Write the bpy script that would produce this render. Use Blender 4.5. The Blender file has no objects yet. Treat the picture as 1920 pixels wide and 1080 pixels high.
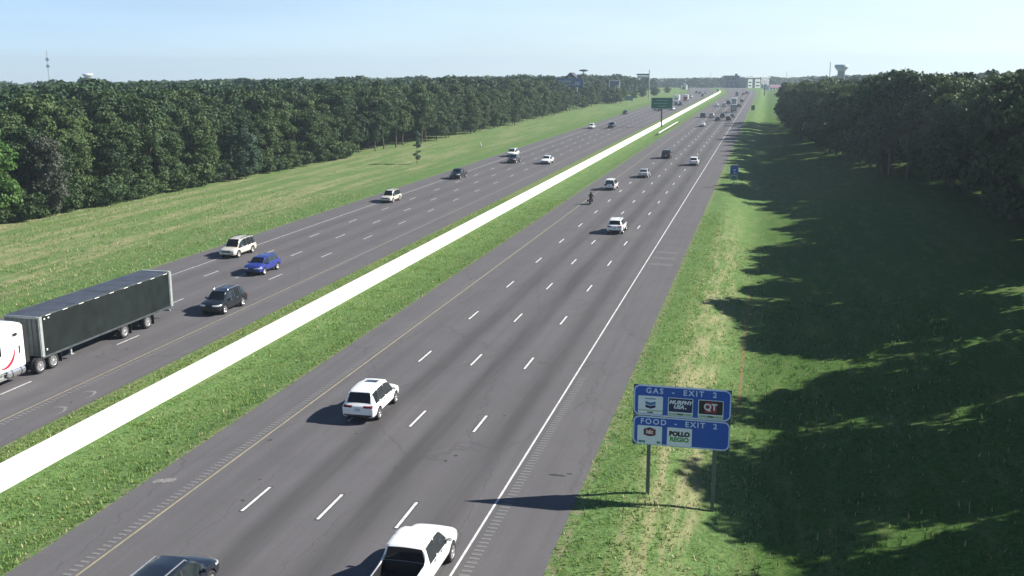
import bpy, bmesh, math, random
import numpy as np
from mathutils import Vector, Matrix
from mathutils.bvhtree import BVHTree

random.seed(7)
rng = np.random.default_rng(11)
scene = bpy.context.scene
COL = scene.collection
R = math.radians

# ------------------------------------------------------------ camera
cam_d = bpy.data.cameras.new('camera')
cam = bpy.data.objects.new('camera', cam_d)
COL.objects.link(cam)
scene.camera = cam
cam_d.sensor_width = 36.0
cam_d.lens = 1917.03 / 1920 * 36
cam_d.clip_start = 0.5
cam_d.clip_end = 20000
cr = Vector((0.97115296, 0.23845468, -0.00114042))
cu = Vector((-0.04950316, 0.20628491, 0.97723895))
cf = Vector((-0.23326245, 0.94899205, -0.21213846))
CAM = Vector((21.96, 0, 19.48))
M = Matrix.Identity(4)
for i in range(3):
    M[i][0] = cr[i]; M[i][1] = cu[i]; M[i][2] = -cf[i]; M[i][3] = CAM[i]
cam.matrix_world = M

# ------------------------------------------------------------ sky and sun
SUN_AZ = R(67.5)      # clockwise from +Y (the road direction)
SUN_EL = R(33.5)
SKY_STRENGTH = 0.05
SUN_STRENGTH = 5.0
world = bpy.data.worlds.new('World')
scene.world = world
world.use_nodes = True
nt = world.node_tree
bg = nt.nodes['Background']
sky = nt.nodes.new('ShaderNodeTexSky')
sky.sky_type = 'NISHITA'
sky.sun_disc = False
sky.sun_elevation = SUN_EL
sky.sun_rotation = SUN_AZ
sky.altitude = 100
sky.air_density = 1.0
sky.dust_density = 0.15
sky.ozone_density = 5.0
tc = nt.nodes.new('ShaderNodeTexCoord')
vm = nt.nodes.new('ShaderNodeVectorMath'); vm.operation = 'ADD'
vm.inputs[1].default_value = (0, 0, 0.035)
nt.links.new(tc.outputs['Generated'], vm.inputs[0])
nt.links.new(vm.outputs[0], sky.inputs[0])
# pale summer haze glow low over the horizon, stronger towards the sun
sx_ = nt.nodes.new('ShaderNodeSeparateXYZ'); nt.links.new(tc.outputs['Generated'], sx_.inputs[0])
mz = nt.nodes.new('ShaderNodeMapRange'); mz.interpolation_type = 'SMOOTHSTEP'
mz.inputs['From Min'].default_value = 0.0; mz.inputs['From Max'].default_value = 0.32
mz.inputs['To Min'].default_value = 1.0; mz.inputs['To Max'].default_value = 0.0
nt.links.new(sx_.outputs[2], mz.inputs['Value'])
dp = nt.nodes.new('ShaderNodeVectorMath'); dp.operation = 'DOT_PRODUCT'
dp.inputs[1].default_value = (math.sin(SUN_AZ), math.cos(SUN_AZ), 0)
nt.links.new(tc.outputs['Generated'], dp.inputs[0])
mg = nt.nodes.new('ShaderNodeMapRange'); mg.interpolation_type = 'SMOOTHSTEP'
mg.inputs['From Min'].default_value = -0.40; mg.inputs['From Max'].default_value = 0.75
nt.links.new(dp.outputs['Value'], mg.inputs['Value'])
gm = nt.nodes.new('ShaderNodeMix'); gm.data_type = 'RGBA'
gm.inputs[6].default_value = (2.3, 3.2, 5.0, 1); gm.inputs[7].default_value = (5.6, 5.6, 4.6, 1)
gm.clamp_result = False
nt.links.new(mg.outputs[0], gm.inputs[0])
sc_ = nt.nodes.new('ShaderNodeVectorMath'); sc_.operation = 'SCALE'
wn = nt.nodes.new('ShaderNodeTexNoise'); wn.inputs['Scale'].default_value = 2.2; wn.inputs['Detail'].default_value = 6
wm = nt.nodes.new('ShaderNodeMapping'); wm.inputs['Scale'].default_value = (1, 1, 7)
nt.links.new(tc.outputs['Generated'], wm.inputs[0]); nt.links.new(wm.outputs[0], wn.inputs['Vector'])
wr_ = nt.nodes.new('ShaderNodeMapRange'); wr_.inputs['From Min'].default_value = 0.35; wr_.inputs['From Max'].default_value = 0.7
wr_.inputs['To Min'].default_value = 0.88; wr_.inputs['To Max'].default_value = 1.2
nt.links.new(wn.outputs['Fac'], wr_.inputs['Value'])
wz = nt.nodes.new('ShaderNodeMath'); wz.operation = 'MULTIPLY'
nt.links.new(wr_.outputs[0], wz.inputs[0]); nt.links.new(mz.outputs[0], wz.inputs[1])
nt.links.new(gm.outputs[2], sc_.inputs[0]); nt.links.new(wz.outputs[0], sc_.inputs['Scale'])
ad_ = nt.nodes.new('ShaderNodeVectorMath'); ad_.operation = 'ADD'
nt.links.new(sky.outputs[0], ad_.inputs[0]); nt.links.new(sc_.outputs[0], ad_.inputs[1])
nt.links.new(ad_.outputs[0], bg.inputs[0])
bg.inputs[1].default_value = SKY_STRENGTH
sun_d = bpy.data.lights.new('sun', 'SUN')
sun_d.energy = SUN_STRENGTH
sun_d.angle = R(0.5)
sun_d.color = (1.0, 0.95, 0.86)
sun = bpy.data.objects.new('sun', sun_d)
COL.objects.link(sun)
sdir = Vector((math.sin(SUN_AZ) * math.cos(SUN_EL), math.cos(SUN_AZ) * math.cos(SUN_EL), math.sin(SUN_EL)))
sun.rotation_euler = sdir.to_track_quat('Z', 'Y').to_euler()
sun.location = (0, 0, 60)
scene.view_settings.view_transform = 'Standard'
scene.view_settings.look = 'None'
scene.view_settings.exposure = 0.97
scene.view_settings.gamma = 1.0
scene.cycles.volume_bounces = 0
scene.cycles.max_bounces = 6
scene.cycles.transparent_max_bounces = 6


# ------------------------------------------------------------ materials
def new_mat(name):
    m = bpy.data.materials.new(name); m.use_nodes = True
    return m, m.node_tree, m.node_tree.nodes['Principled BSDF']


def mat(name, col, rough=0.6, metal=0.0, var=0.12, scale=6.0, coat=0.0, bump=0.0, spec=0.5):
    m, t, b = new_mat(name)
    b.inputs['Roughness'].default_value = rough
    b.inputs['Metallic'].default_value = metal
    b.inputs['Coat Weight'].default_value = coat
    b.inputs['Specular IOR Level'].default_value = spec
    co = t.nodes.new('ShaderNodeTexCoord')
    n = t.nodes.new('ShaderNodeTexNoise')
    n.inputs['Scale'].default_value = scale
    n.inputs['Detail'].default_value = 5
    t.links.new(co.outputs['Object'], n.inputs['Vector'])
    r = t.nodes.new('ShaderNodeValToRGB')
    r.color_ramp.elements[0].position = 0.3
    r.color_ramp.elements[1].position = 0.7
    a = [max(0, c * (1 - var)) for c in col]; z = [min(1, c * (1 + var)) for c in col]
    r.color_ramp.elements[0].color = (*a, 1); r.color_ramp.elements[1].color = (*z, 1)
    t.links.new(n.outputs['Fac'], r.inputs['Fac'])
    t.links.new(r.outputs['Color'], b.inputs['Base Color'])
    if bump:
        bp = t.nodes.new('ShaderNodeBump'); bp.inputs['Strength'].default_value = bump
        bp.inputs['Distance'].default_value = 0.05
        t.links.new(n.outputs['Fac'], bp.inputs['Height']); t.links.new(bp.outputs['Normal'], b.inputs['Normal'])
    return m


class NB:
    """small node-building helper"""
    def __init__(s, t): s.t = t
    def pos(s):
        g = s.t.nodes.new('ShaderNodeNewGeometry'); return g.outputs['Position']
    def sep(s, v):
        n = s.t.nodes.new('ShaderNodeSeparateXYZ'); s.t.links.new(v, n.inputs[0]); return n.outputs
    def noise(s, v, scale, detail=4, rough=0.55, stretch=None, off=None):
        if stretch is not None:
            m = s.t.nodes.new('ShaderNodeMapping'); m.inputs['Scale'].default_value = stretch
            if off: m.inputs['Location'].default_value = off
            s.t.links.new(v, m.inputs['Vector']); v = m.outputs[0]
        n = s.t.nodes.new('ShaderNodeTexNoise'); n.inputs['Scale'].default_value = scale
        n.inputs['Detail'].default_value = detail; n.inputs['Roughness'].default_value = rough
        s.t.links.new(v, n.inputs['Vector']); return n.outputs['Fac']
    def math(s, op, a, b=None, clamp=False):
        n = s.t.nodes.new('ShaderNodeMath'); n.operation = op; n.use_clamp = clamp
        for i, x in enumerate((a, b)):
            if x is None: continue
            if isinstance(x, (int, float)): n.inputs[i].default_value = x
            else: s.t.links.new(x, n.inputs[i])
        return n.outputs[0]
    def ramp(s, v, a, b, lo=0.0, hi=1.0):
        n = s.t.nodes.new('ShaderNodeMapRange'); n.clamp = True
        n.inputs['From Min'].default_value = a; n.inputs['From Max'].default_value = b
        n.inputs['To Min'].default_value = lo; n.inputs['To Max'].default_value = hi
        s.t.links.new(v, n.inputs['Value']); return n.outputs[0]
    def mix(s, f, a, b):
        n = s.t.nodes.new('ShaderNodeMix'); n.data_type = 'RGBA'
        if isinstance(f, (int, float)): n.inputs[0].default_value = f
        else: s.t.links.new(f, n.inputs[0])
        for i, x in ((6, a), (7, b)):
            if isinstance(x, tuple): n.inputs[i].default_value = (*x, 1)
            else: s.t.links.new(x, n.inputs[i])
        return n.outputs[2]
    def band(s, x, c, hw, soft):
        """1 inside |x-c|<hw, falling to 0 over soft"""
        d = s.math('ABSOLUTE', s.math('SUBTRACT', x, c))
        return s.ramp(d, hw, hw + soft, 1, 0)


def asphalt(name, base, centers, stain=0.62):
    m, t, b = new_mat(name); n = NB(t)
    p = n.pos(); x, y, z = n.sep(p)
    fine = n.noise(p, 6.0, 8, 0.8)
    grit = n.noise(p, 45.0, 3, 0.8)
    mid = n.noise(p, 0.35, 4, 0.5)
    long = n.noise(p, 1.0, 4, 0.6, stretch=(1.6, 0.03, 1))
    c = n.mix(n.ramp(fine, 0.25, 0.75), tuple(v * 0.76 for v in base), tuple(v * 1.22 for v in base))
    c = n.mix(n.ramp(grit, 0.3, 0.7, 0, 0.35), c, tuple(v * 1.5 for v in base))
    c = n.mix(n.ramp(mid, 0.35, 0.7, 0, 0.35), c, tuple(v * 0.8 for v in base))
    c = n.mix(n.ramp(long, 0.42, 0.62, 0, 0.35), c, tuple(v * 0.78 for v in base))
    acc = None
    for cx, hw, amt in centers:
        k = n.math('MULTIPLY', n.band(x, cx, hw, 0.75), amt)
        acc = k if acc is None else n.math('MAXIMUM', acc, k)
    if acc is not None:
        w = n.ramp(n.noise(p, 1.0, 4, 0.6, stretch=(0.9, 0.06, 1)), 0.3, 0.6, 0.3, 1.0)
        c = n.mix(n.math('MULTIPLY', acc, w), c, tuple(v * stain for v in base))
    # cracks and sealed joints
    vor = t.nodes.new('ShaderNodeTexVoronoi'); vor.feature = 'DISTANCE_TO_EDGE'; vor.inputs['Scale'].default_value = 0.16
    mp = t.nodes.new('ShaderNodeMapping'); mp.inputs['Scale'].default_value = (1.0, 0.35, 1)
    ad = t.nodes.new('ShaderNodeVectorMath'); ad.operation = 'ADD'
    nn = t.nodes.new('ShaderNodeTexNoise'); nn.inputs['Scale'].default_value = 0.8; nn.inputs['Detail'].default_value = 5
    t.links.new(p, nn.inputs['Vector']); t.links.new(p, ad.inputs[0]); t.links.new(nn.outputs['Color'], ad.inputs[1])
    t.links.new(ad.outputs[0], mp.inputs[0]); t.links.new(mp.outputs[0], vor.inputs['Vector'])
    crack = n.ramp(vor.outputs['Distance'], 0.003, 0.007, 0.4, 0)
    c = n.mix(crack, c, tuple(v * 0.6 for v in base))
    t.links.new(c, b.inputs['Base Color'])
    b.inputs['Roughness'].default_value = 0.88
    b.inputs['Specular IOR Level'].default_value = 0.25
    bp = t.nodes.new('ShaderNodeBump'); bp.inputs['Strength'].default_value = 0.25; bp.inputs['Distance'].default_value = 0.02
    t.links.new(fine, bp.inputs['Height']); t.links.new(bp.outputs['Normal'], b.inputs['Normal'])
    return m


def grass_ground():
    m, t, b = new_mat('grass_ground'); n = NB(t)
    p = n.pos(); x, y, z = n.sep(p)
    g1 = (0.110, 0.205, 0.060); g2 = (0.170, 0.275, 0.095); dk = (0.055, 0.105, 0.030); st = (0.36, 0.31, 0.19); br = (0.22, 0.145, 0.08)
    fine = n.noise(p, 4.5, 6, 0.75)
    mid = n.noise(p, 0.5, 4, 0.6)
    c = n.mix(n.ramp(mid, 0.32, 0.68), g1, g2)
    c = n.mix(n.ramp(fine, 0.40, 0.62, 0.8, 0), c, dk)
    blot = n.noise(p, 1.3, 5, 0.65, stretch=(1, 0.6, 1))
    c = n.mix(n.ramp(blot, 0.56, 0.70, 0, 0.55), c, dk)
    c = n.mix(n.ramp(blot, 0.30, 0.42, 0.35, 0), c, (0.20, 0.235, 0.085))
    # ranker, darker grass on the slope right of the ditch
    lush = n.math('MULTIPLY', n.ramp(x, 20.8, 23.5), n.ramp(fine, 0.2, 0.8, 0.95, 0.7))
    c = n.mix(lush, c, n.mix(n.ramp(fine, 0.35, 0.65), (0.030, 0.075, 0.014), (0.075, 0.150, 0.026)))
    far = n.noise(p, 0.9, 6, 0.75, stretch=(1, 0.22, 1))
    c = n.mix(n.ramp(far, 0.5, 0.68, 0, 0.5), c, (0.19, 0.205, 0.085))
    c = n.mix(n.ramp(far, 0.30, 0.42, 0.45, 0), c, dk)
    # dry mown swaths on the wide left verge (x < -38)
    streak = n.noise(p, 1.0, 5, 0.62, stretch=(0.42, 0.035, 1))
    tiny = n.noise(p, 1.6, 5, 0.7, stretch=(1.2, 0.35, 1))
    left = n.math('MULTIPLY', n.ramp(x, -45, -39.5, 1, 0), n.ramp(y, 120, 330, 1, 0.35))
    k = n.math('MULTIPLY', n.ramp(streak, 0.45, 0.58), n.ramp(tiny, 0.36, 0.56))
    c = n.mix(n.math('MULTIPLY', n.math('MULTIPLY', k, left), 0.85), c, st)
    olive = n.math('MULTIPLY', left, n.ramp(n.noise(p, 0.25, 3), 0.3, 0.6, 0.25, 0.7))
    c = n.mix(n.math('MULTIPLY', olive, 0.6), c, (0.135, 0.180, 0.070))
    # dry strip of the right verge
    r1 = n.math('MULTIPLY', n.band(x, 18.3, 1.1, 0.9), n.ramp(y, 95, 150, 1, 0.12))
    k2 = n.math('MULTIPLY', n.ramp(n.noise(p, 1.0, 5, 0.7, stretch=(1.6, 0.18, 1)), 0.42, 0.6), r1)
    c = n.mix(n.math('MULTIPLY', k2, 0.62), c, st)
    # wheel rut
    r2 = n.math('MULTIPLY', n.band(x, 21.2, 0.05, 0.08), n.math('MULTIPLY', n.ramp(y, 58, 62), n.ramp(y, 92, 96, 1, 0)))
    c = n.mix(n.math('MULTIPLY', r2, 0.9), c, br)
    # median brown tufts and olive strip beside the barrier
    r3 = n.math('MULTIPLY', n.band(x, -14.4, 1.2, 0.6), n.ramp(fine, 0.45, 0.6))
    c = n.mix(n.math('MULTIPLY', r3, 0.55), c, (0.27, 0.25, 0.10))
    # bare soil rim next to pavements
    soil = n.noise(p, 2.2, 4, 0.7)
    for cx in (14.55, -6.25, -16.15, -36.35):
        kk = n.math('MULTIPLY', n.band(x, cx, 0.12, 0.35), n.ramp(soil, 0.46, 0.58))
        c = n.mix(n.math('MULTIPLY', kk, 0.7), c, (0.25, 0.215, 0.15))
    t.links.new(c, b.inputs['Base Color'])
    b.inputs['Roughness'].default_value = 0.95
    b.inputs['Specular IOR Level'].default_value = 0.1
    bp = t.nodes.new('ShaderNodeBump'); bp.inputs['Strength'].default_value = 0.7; bp.inputs['Distance'].default_value = 0.12
    t.links.new(fine, bp.inputs['Height']); t.links.new(bp.outputs['Normal'], b.inputs['Normal'])
    return m


def leaf_mat(name, dark, light, sat_rand=0.35, trans=0.2, big=0.06):
    m, t, b = new_mat(name); n = NB(t)
    p = n.pos()
    f = n.noise(p, 0.55, 4, 0.6)
    big_ = n.noise(p, big, 3, 0.5)
    oi = t.nodes.new('ShaderNodeObjectInfo')
    k = n.math('ADD', n.math('MULTIPLY', n.ramp(f, 0.3, 0.7), 0.45), n.math('ADD', n.math('MULTIPLY', n.ramp(big_, 0.35, 0.65), 0.3), n.math('MULTIPLY', oi.outputs['Random'], sat_rand)), True)
    c = n.mix(k, dark, light)
    t.links.new(c, b.inputs['Base Color'])
    b.inputs['Roughness'].default_value = 0.6
    b.inputs['Specular IOR Level'].default_value = 0.25
    tr = t.nodes.new('ShaderNodeBsdfTranslucent')
    t.links.new(c, tr.inputs['Color'])
    mx = t.nodes.new('ShaderNodeMixShader'); mx.inputs[0].default_value = trans
    out = t.nodes['Material Output']
    t.links.new(b.outputs[0], mx.inputs[1]); t.links.new(tr.outputs[0], mx.inputs[2])
    t.links.new(mx.outputs[0], out.inputs['Surface'])
    return m


MT = {}
MT['grass'] = grass_ground()
MT['blade'] = leaf_mat('grass_blade', (0.17, 0.29, 0.075), (0.30, 0.40, 0.13), 0.0, 0.45, 0.3)
MT['blade_dry'] = leaf_mat('dry_blade', (0.38, 0.33, 0.18), (0.52, 0.46, 0.28), 0.0, 0.2, 0.3)
MT['leaf'] = leaf_mat('leaf', (0.015, 0.044, 0.020), (0.078, 0.125, 0.038), 0.5)
MT['leaf_far'] = leaf_mat('leaf_far', (0.014, 0.044, 0.022), (0.070, 0.115, 0.042), 0.0, 0.15, 0.045)
MT['leaf_bright'] = leaf_mat('leaf_bright', (0.030, 0.085, 0.020), (0.085, 0.165, 0.035))
MT['leaf_gold'] = leaf_mat('leaf_gold', (0.12, 0.15, 0.035), (0.26, 0.26, 0.07))
MT['leaf_grey'] = leaf_mat('leaf_grey', (0.045, 0.060, 0.042), (0.095, 0.105, 0.075))
MT['leaf_teal'] = leaf_mat('leaf_teal', (0.045, 0.085, 0.055), (0.085, 0.14, 0.09))
MT['bark'] = mat('bark', (0.11, 0.085, 0.065), 0.95, var=0.35, scale=9, bump=0.6)
MT['concrete'] = mat('barrier_concrete', (0.72, 0.71, 0.68), 0.9, var=0.08, scale=1.5, bump=0.1)
MT['asphR'] = asphalt('asphalt_right', (0.112, 0.108, 0.114), [(1.85, 0.30, 0.9), (5.45, 0.35, 1.0), (9.0, 0.30, 0.9), (-1.6, 0.2, 0.25)])
MT['asphL'] = asphalt('asphalt_left', (0.116, 0.111, 0.118), [(-20.7, 0.35, 0.3), (-24.1, 0.4, 0.45), (-27.5, 0.4, 0.5), (-30.8, 0.4, 0.45)], 0.62)
MT['asphS'] = asphalt('asphalt_shoulder', (0.112, 0.108, 0.114), [])
MT['white_paint'] = mat('white_marking', (0.62, 0.62, 0.60), 0.7, var=0.25, scale=3)
MT['worn_paint'] = mat('worn_marking', (0.50, 0.49, 0.47), 0.8, var=0.30, scale=2.5)
MT['yellow_paint'] = mat('yellow_marking', (0.30, 0.265, 0.17), 0.8, var=0.20, scale=2.5)
MT['rib'] = mat('rumble_rib', (0.165, 0.162, 0.165), 0.9, var=0.15, scale=8)
MT['dark_stain'] = mat('dark_stain', (0.035, 0.035, 0.04), 0.9)
MT['tyre'] = mat('tyre_rubber', (0.022, 0.022, 0.024), 0.85)
MT['alloy'] = mat('alloy_rim', (0.55, 0.55, 0.56), 0.35, 0.7, var=0.08)
MT['chrome'] = mat('bright_metal', (0.75, 0.75, 0.76), 0.22, 0.9, var=0.04)
MT['glass'] = mat('tinted_glass', (0.008, 0.011, 0.014), 0.06, var=0.1, spec=0.6)
MT['glass_rear'] = mat('rear_glass', (0.009, 0.011, 0.015), 0.07, var=0.1, spec=0.6)
MT['glass_clear'] = mat('side_glass', (0.018, 0.024, 0.028), 0.05, var=0.2, spec=0.7)
MT['trim'] = mat('black_trim', (0.018, 0.018, 0.02), 0.5)
MT['red_lens'] = mat('red_lens', (0.13, 0.010, 0.010), 0.2, var=0.1)
MT['clear_lens'] = mat('clear_lens', (0.62, 0.64, 0.66), 0.12, 0.3, var=0.1)
MT['plate'] = mat('licence_plate', (0.45, 0.50, 0.60), 0.5)
MT['steel'] = mat('galvanised_steel', (0.33, 0.35, 0.34), 0.5, 0.5, var=0.15)
MT['post'] = mat('sign_post', (0.13, 0.15, 0.135), 0.6, 0.2, var=0.15)


def paint(name, col, metal=0.0, rough=0.28):
    k = 'paint_' + name
    if k not in MT:
        MT[k] = mat(k, col, rough, metal, var=0.03, scale=1.5, coat=0.6)
    return MT[k]


PW = paint('white', (0.80, 0.81, 0.80))
PB = paint('black', (0.010, 0.012, 0.016))
PN = paint('navy', (0.010, 0.013, 0.022))
PBL = paint('blue', (0.025, 0.040, 0.24))
PS = paint('silver', (0.46, 0.47, 0.48), 0.35)
PG = paint('grey', (0.14, 0.15, 0.16), 0.3)
PDG = paint('dark_grey', (0.045, 0.05, 0.055), 0.3)
PR = paint('red', (0.30, 0.02, 0.02))
PBG = paint('beige', (0.62, 0.58, 0.50), 0.1)


# ------------------------------------------------------------ object helpers
def tag(o, label=None, cat=None, group=None, kind=None):
    if label: o['label'] = label
    if cat: o['category'] = cat
    if group: o['group'] = group
    if kind: o['kind'] = kind
    return o


def empty(name, loc=(0, 0, 0), rz=0):
    o = bpy.data.objects.new(name, None); COL.objects.link(o)
    o.location = loc; o.rotation_euler = (0, 0, rz); o.empty_display_size = 0.5
    return o


class MB:
    def __init__(s): s.v = []; s.f = []; s.m = []; s.sm = []
    def add(s, vs, fs, mi=0, smooth=False):
        b = len(s.v); s.v += [tuple(v) for v in vs]
        for f in fs: s.f.append(tuple(i + b for i in f)); s.m.append(mi); s.sm.append(smooth)
        return s
    def box(s, c, size, rz=0.0, mi=0, bev=0.0, taper=1.0):
        hx, hy, hz = [k / 2 for k in size]
        if bev <= 0:
            pts = [(-hx, -hy, -hz), (hx, -hy, -hz), (hx, hy, -hz), (-hx, hy, -hz), (-hx * taper, -hy * taper, hz), (hx * taper, -hy * taper, hz), (hx * taper, hy * taper, hz), (-hx * taper, hy * taper, hz)]
            fs = [(0, 3, 2, 1), (4, 5, 6, 7), (0, 1, 5, 4), (1, 2, 6, 5), (2, 3, 7, 6), (3, 0, 4, 7)]
        else:
            bm = bmesh.new(); bmesh.ops.create_cube(bm, size=1)
            for v in bm.verts: v.co = Vector((v.co.x * size[0], v.co.y * size[1], v.co.z * size[2]))
            bmesh.ops.bevel(bm, geom=list(bm.edges), offset=min(bev, hx * .9, hy * .9, hz * .9), segments=2, affect='EDGES')
            bm.verts.index_update()
            pts = [tuple(v.co) for v in bm.verts]; fs = [tuple(v.index for v in f.verts) for f in bm.faces]; bm.free()
        ca, sa = math.cos(rz), math.sin(rz)
        s.add([(c[0] + x * ca - y * sa, c[1] + x * sa + y * ca, c[2] + z) for x, y, z in pts], fs, mi)
        return s
    def tube(s, a, b, r0, r1=None, n=10, mi=0, cap=True):
        r1 = r0 if r1 is None else r1
        a = Vector(a); b = Vector(b); d = (b - a).normalized()
        u = d.orthogonal().normalized(); w = d.cross(u)
        vs = []
        for p, r in ((a, r0), (b, r1)):
            for i in range(n):
                t = 2 * math.pi * i / n; vs.append(p + (u * math.cos(t) + w * math.sin(t)) * r)
        fs = [(i, (i + 1) % n, n + (i + 1) % n, n + i) for i in range(n)]
        s.add(vs, fs, mi, True)
        if cap: s.add(vs, [tuple(range(n - 1, -1, -1)), tuple(range(n, 2 * n))], mi)
        return s
    def lathe(s, c, axis, prof, n=24, mi=0, smooth=True):
        """prof: list of (radius, offset along axis); closed ends if radius 0"""
        c = Vector(c); d = Vector(axis).normalized(); u = d.orthogonal().normalized(); w = d.cross(u)
        vs = []
        for r, o in prof:
            for i in range(n):
                t = 2 * math.pi * i / n; vs.append(c + d * o + (u * math.cos(t) + w * math.sin(t)) * r)
        fs = []
        for k in range(len(prof) - 1):
            for i in range(n):
                j = (i + 1) % n; fs.append((k * n + i, k * n + j, (k + 1) * n + j, (k + 1) * n + i))
        s.add(vs, fs, mi, smooth); return s
    def prism(s, pts, y0, y1, mi=0, plane='xz'):
        """polygon pts in plane extruded along the third axis"""
        n = len(pts)
        def P(p, t):
            return {'xz': (p[0], t, p[1]), 'xy': (p[0], p[1], t), 'yz': (t, p[0], p[1])}[plane]
        vs = [P(p, y0) for p in pts] + [P(p, y1) for p in pts]
        fs = [tuple(range(n)), tuple(range(2 * n - 1, n - 1, -1))] + [(i, i + n, (i + 1) % n + n, (i + 1) % n) for i in range(n)]
        s.add(vs, fs, mi); return s
    def build(s, name, mats, parent=None, fix=True):
        me = bpy.data.meshes.new(name)
        me.from_pydata(s.v, [], s.f)
        if not isinstance(mats, (list, tuple)): mats = [mats]
        for m in mats: me.materials.append(m)
        me.polygons.foreach_set('material_index', s.m)
        me.polygons.foreach_set('use_smooth', s.sm)
        if fix:
            bm = bmesh.new(); bm.from_mesh(me); bmesh.ops.recalc_face_normals(bm, faces=bm.faces); bm.to_mesh(me); bm.free()
        me.update()
        o = bpy.data.objects.new(name, me); COL.objects.link(o)
        if parent is not None: o.parent = parent
        return o


def np_mesh(name, verts, quads, mats, midx=None, smooth=False):
    me = bpy.data.meshes.new(name)
    nv, nf = len(verts), len(quads)
    me.vertices.add(nv); me.vertices.foreach_set('co', np.asarray(verts, np.float32).ravel())
    k = quads.shape[1]
    me.loops.add(nf * k); me.loops.foreach_set('vertex_index', np.asarray(quads, np.int32).ravel())
    me.polygons.add(nf)
    me.polygons.foreach_set('loop_start', np.arange(nf, dtype=np.int32) * k)
    if midx is not None: me.polygons.foreach_set('material_index', np.asarray(midx, np.int32))
    if smooth: me.polygons.foreach_set('use_smooth', np.ones(nf, bool))
    for m in (mats if isinstance(mats, (list, tuple)) else [mats]): me.materials.append(m)
    me.update(calc_edges=True)
    return me


def link_mesh(name, me, parent=None):
    o = bpy.data.objects.new(name, me); COL.objects.link(o)
    if parent is not None: o.parent = parent
    return o


def text_obj(name, s, size, m, parent, loc, rot=(R(90), 0, 0), align='CENTER', sx=1.0, shear=0.0, bold=0.0, extr=0.004, spacing=1.0):
    cu_ = bpy.data.curves.new(name, 'FONT'); cu_.body = s; cu_.size = size
    cu_.align_x = align; cu_.align_y = 'CENTER'; cu_.extrude = extr; cu_.shear = shear; cu_.offset = bold
    cu_.space_character = spacing
    cu_.resolution_u = 3
    tmp = bpy.data.objects.new('tmp', cu_); COL.objects.link(tmp)
    dg = bpy.context.evaluated_depsgraph_get()
    me = bpy.data.meshes.new_from_object(tmp.evaluated_get(dg))
    bpy.data.objects.remove(tmp); me.materials.clear(); me.materials.append(m)
    o = bpy.data.objects.new(name, me); COL.objects.link(o)
    o.parent = parent; o.location = loc; o.rotation_euler = rot; o.scale = (sx, 1, 1)
    return o


def children(o):
    return CH.get(o.name, [])


def copy_tree(o, kids, parent=None):
    c = o.copy(); COL.objects.link(c); c.parent = parent
    for k, sub in kids: copy_tree(k, sub, c)
    return c


def kid_tree(o, index):
    return [(k, kid_tree(k, index)) for k in index.get(o.name, [])]


def build_index():
    idx = {}
    for o in COL.objects:
        if o.parent is not None: idx.setdefault(o.parent.name, []).append(o)
    return idx


# ------------------------------------------------------------ ground
def smooth(a, b, x):
    t = np.clip((x - a) / (b - a), 0, 1); return t * t * (3 - 2 * t)


def curve_x(Y):
    """sideways shift of the roads beyond the bend"""
    return -np.maximum(0, Y - 760.0) ** 2 / 2600.0


def ground_z(x, y):
    x = np.asarray(x, float); y = np.asarray(y, float)
    r = np.hypot(x - 22, y)
    z = np.full(np.broadcast(x, y).shape, -0.035)
    # swale of the median
    z = z - 0.16 * smooth(-6.3, -8, x) * smooth(-11.7, -9.5, x)
    # right ditch and bank
    k = smooth(16.5, 21.5, x); z = z - 0.75 * k
    bank = smooth(22, 50, x); z = z + bank * (2.4 * smooth(420, 200, y) + 0.75)
    # left verge gently falls then rises
    z = z - 0.30 * smooth(-37, -44, x) + 0.30 * smooth(-48, -62, x)
    # falling country beyond
    left = smooth(-75, -120, x); right = smooth(75, 130, x)
    z = z - 0.0165 * np.maximum(0, r - 130) * np.maximum(left, right)
    z = z - 0.021 * np.maximum(0, y - 960) * (1 - np.maximum(left, right))
    return np.maximum(z, -112.0)


def make_ground():
    xs = np.concatenate([np.linspace(-3000, -200, 15)[:-1], np.linspace(-200, -75, 12)[:-1], np.linspace(-75, -36.5, 22)[:-1], [-36.4, -30, -22, -16.1, -15.4, -14.6, -13.6, -12.6],
                         np.linspace(-11.8, -6.2, 12), [0, 7, 14.2, 14.6], np.linspace(15.2, 60, 55), np.linspace(66, 200, 12), np.linspace(260, 3000, 12)])
    ys = np.concatenate([[-150, -60, 0], np.linspace(15, 140, 100), np.linspace(144, 400, 60), np.linspace(410, 1100, 60), np.linspace(1200, 4800, 16)])
    X, Y = np.meshgrid(xs, ys, indexing='xy')
    Z = ground_z(X, Y)
    near = (np.abs(X) < 120) & (Y < 500)
    grassy = near & ((X > 15.2) | (X < -37) | ((X > -11.5) & (X < -6.4)))
    Z = Z + np.where(grassy, rng.normal(0, 0.035, X.shape), 0)
    nx, ny = len(xs), len(ys)
    v = np.stack([X.ravel(), Y.ravel(), Z.ravel()], 1)
    i = np.arange(ny - 1)[:, None] * nx + np.arange(nx - 1)[None]
    q = np.stack([i, i + 1, i + 1 + nx, i + nx], -1).reshape(-1, 4)
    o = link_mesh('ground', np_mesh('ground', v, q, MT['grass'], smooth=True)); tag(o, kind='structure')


make_ground()


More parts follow.
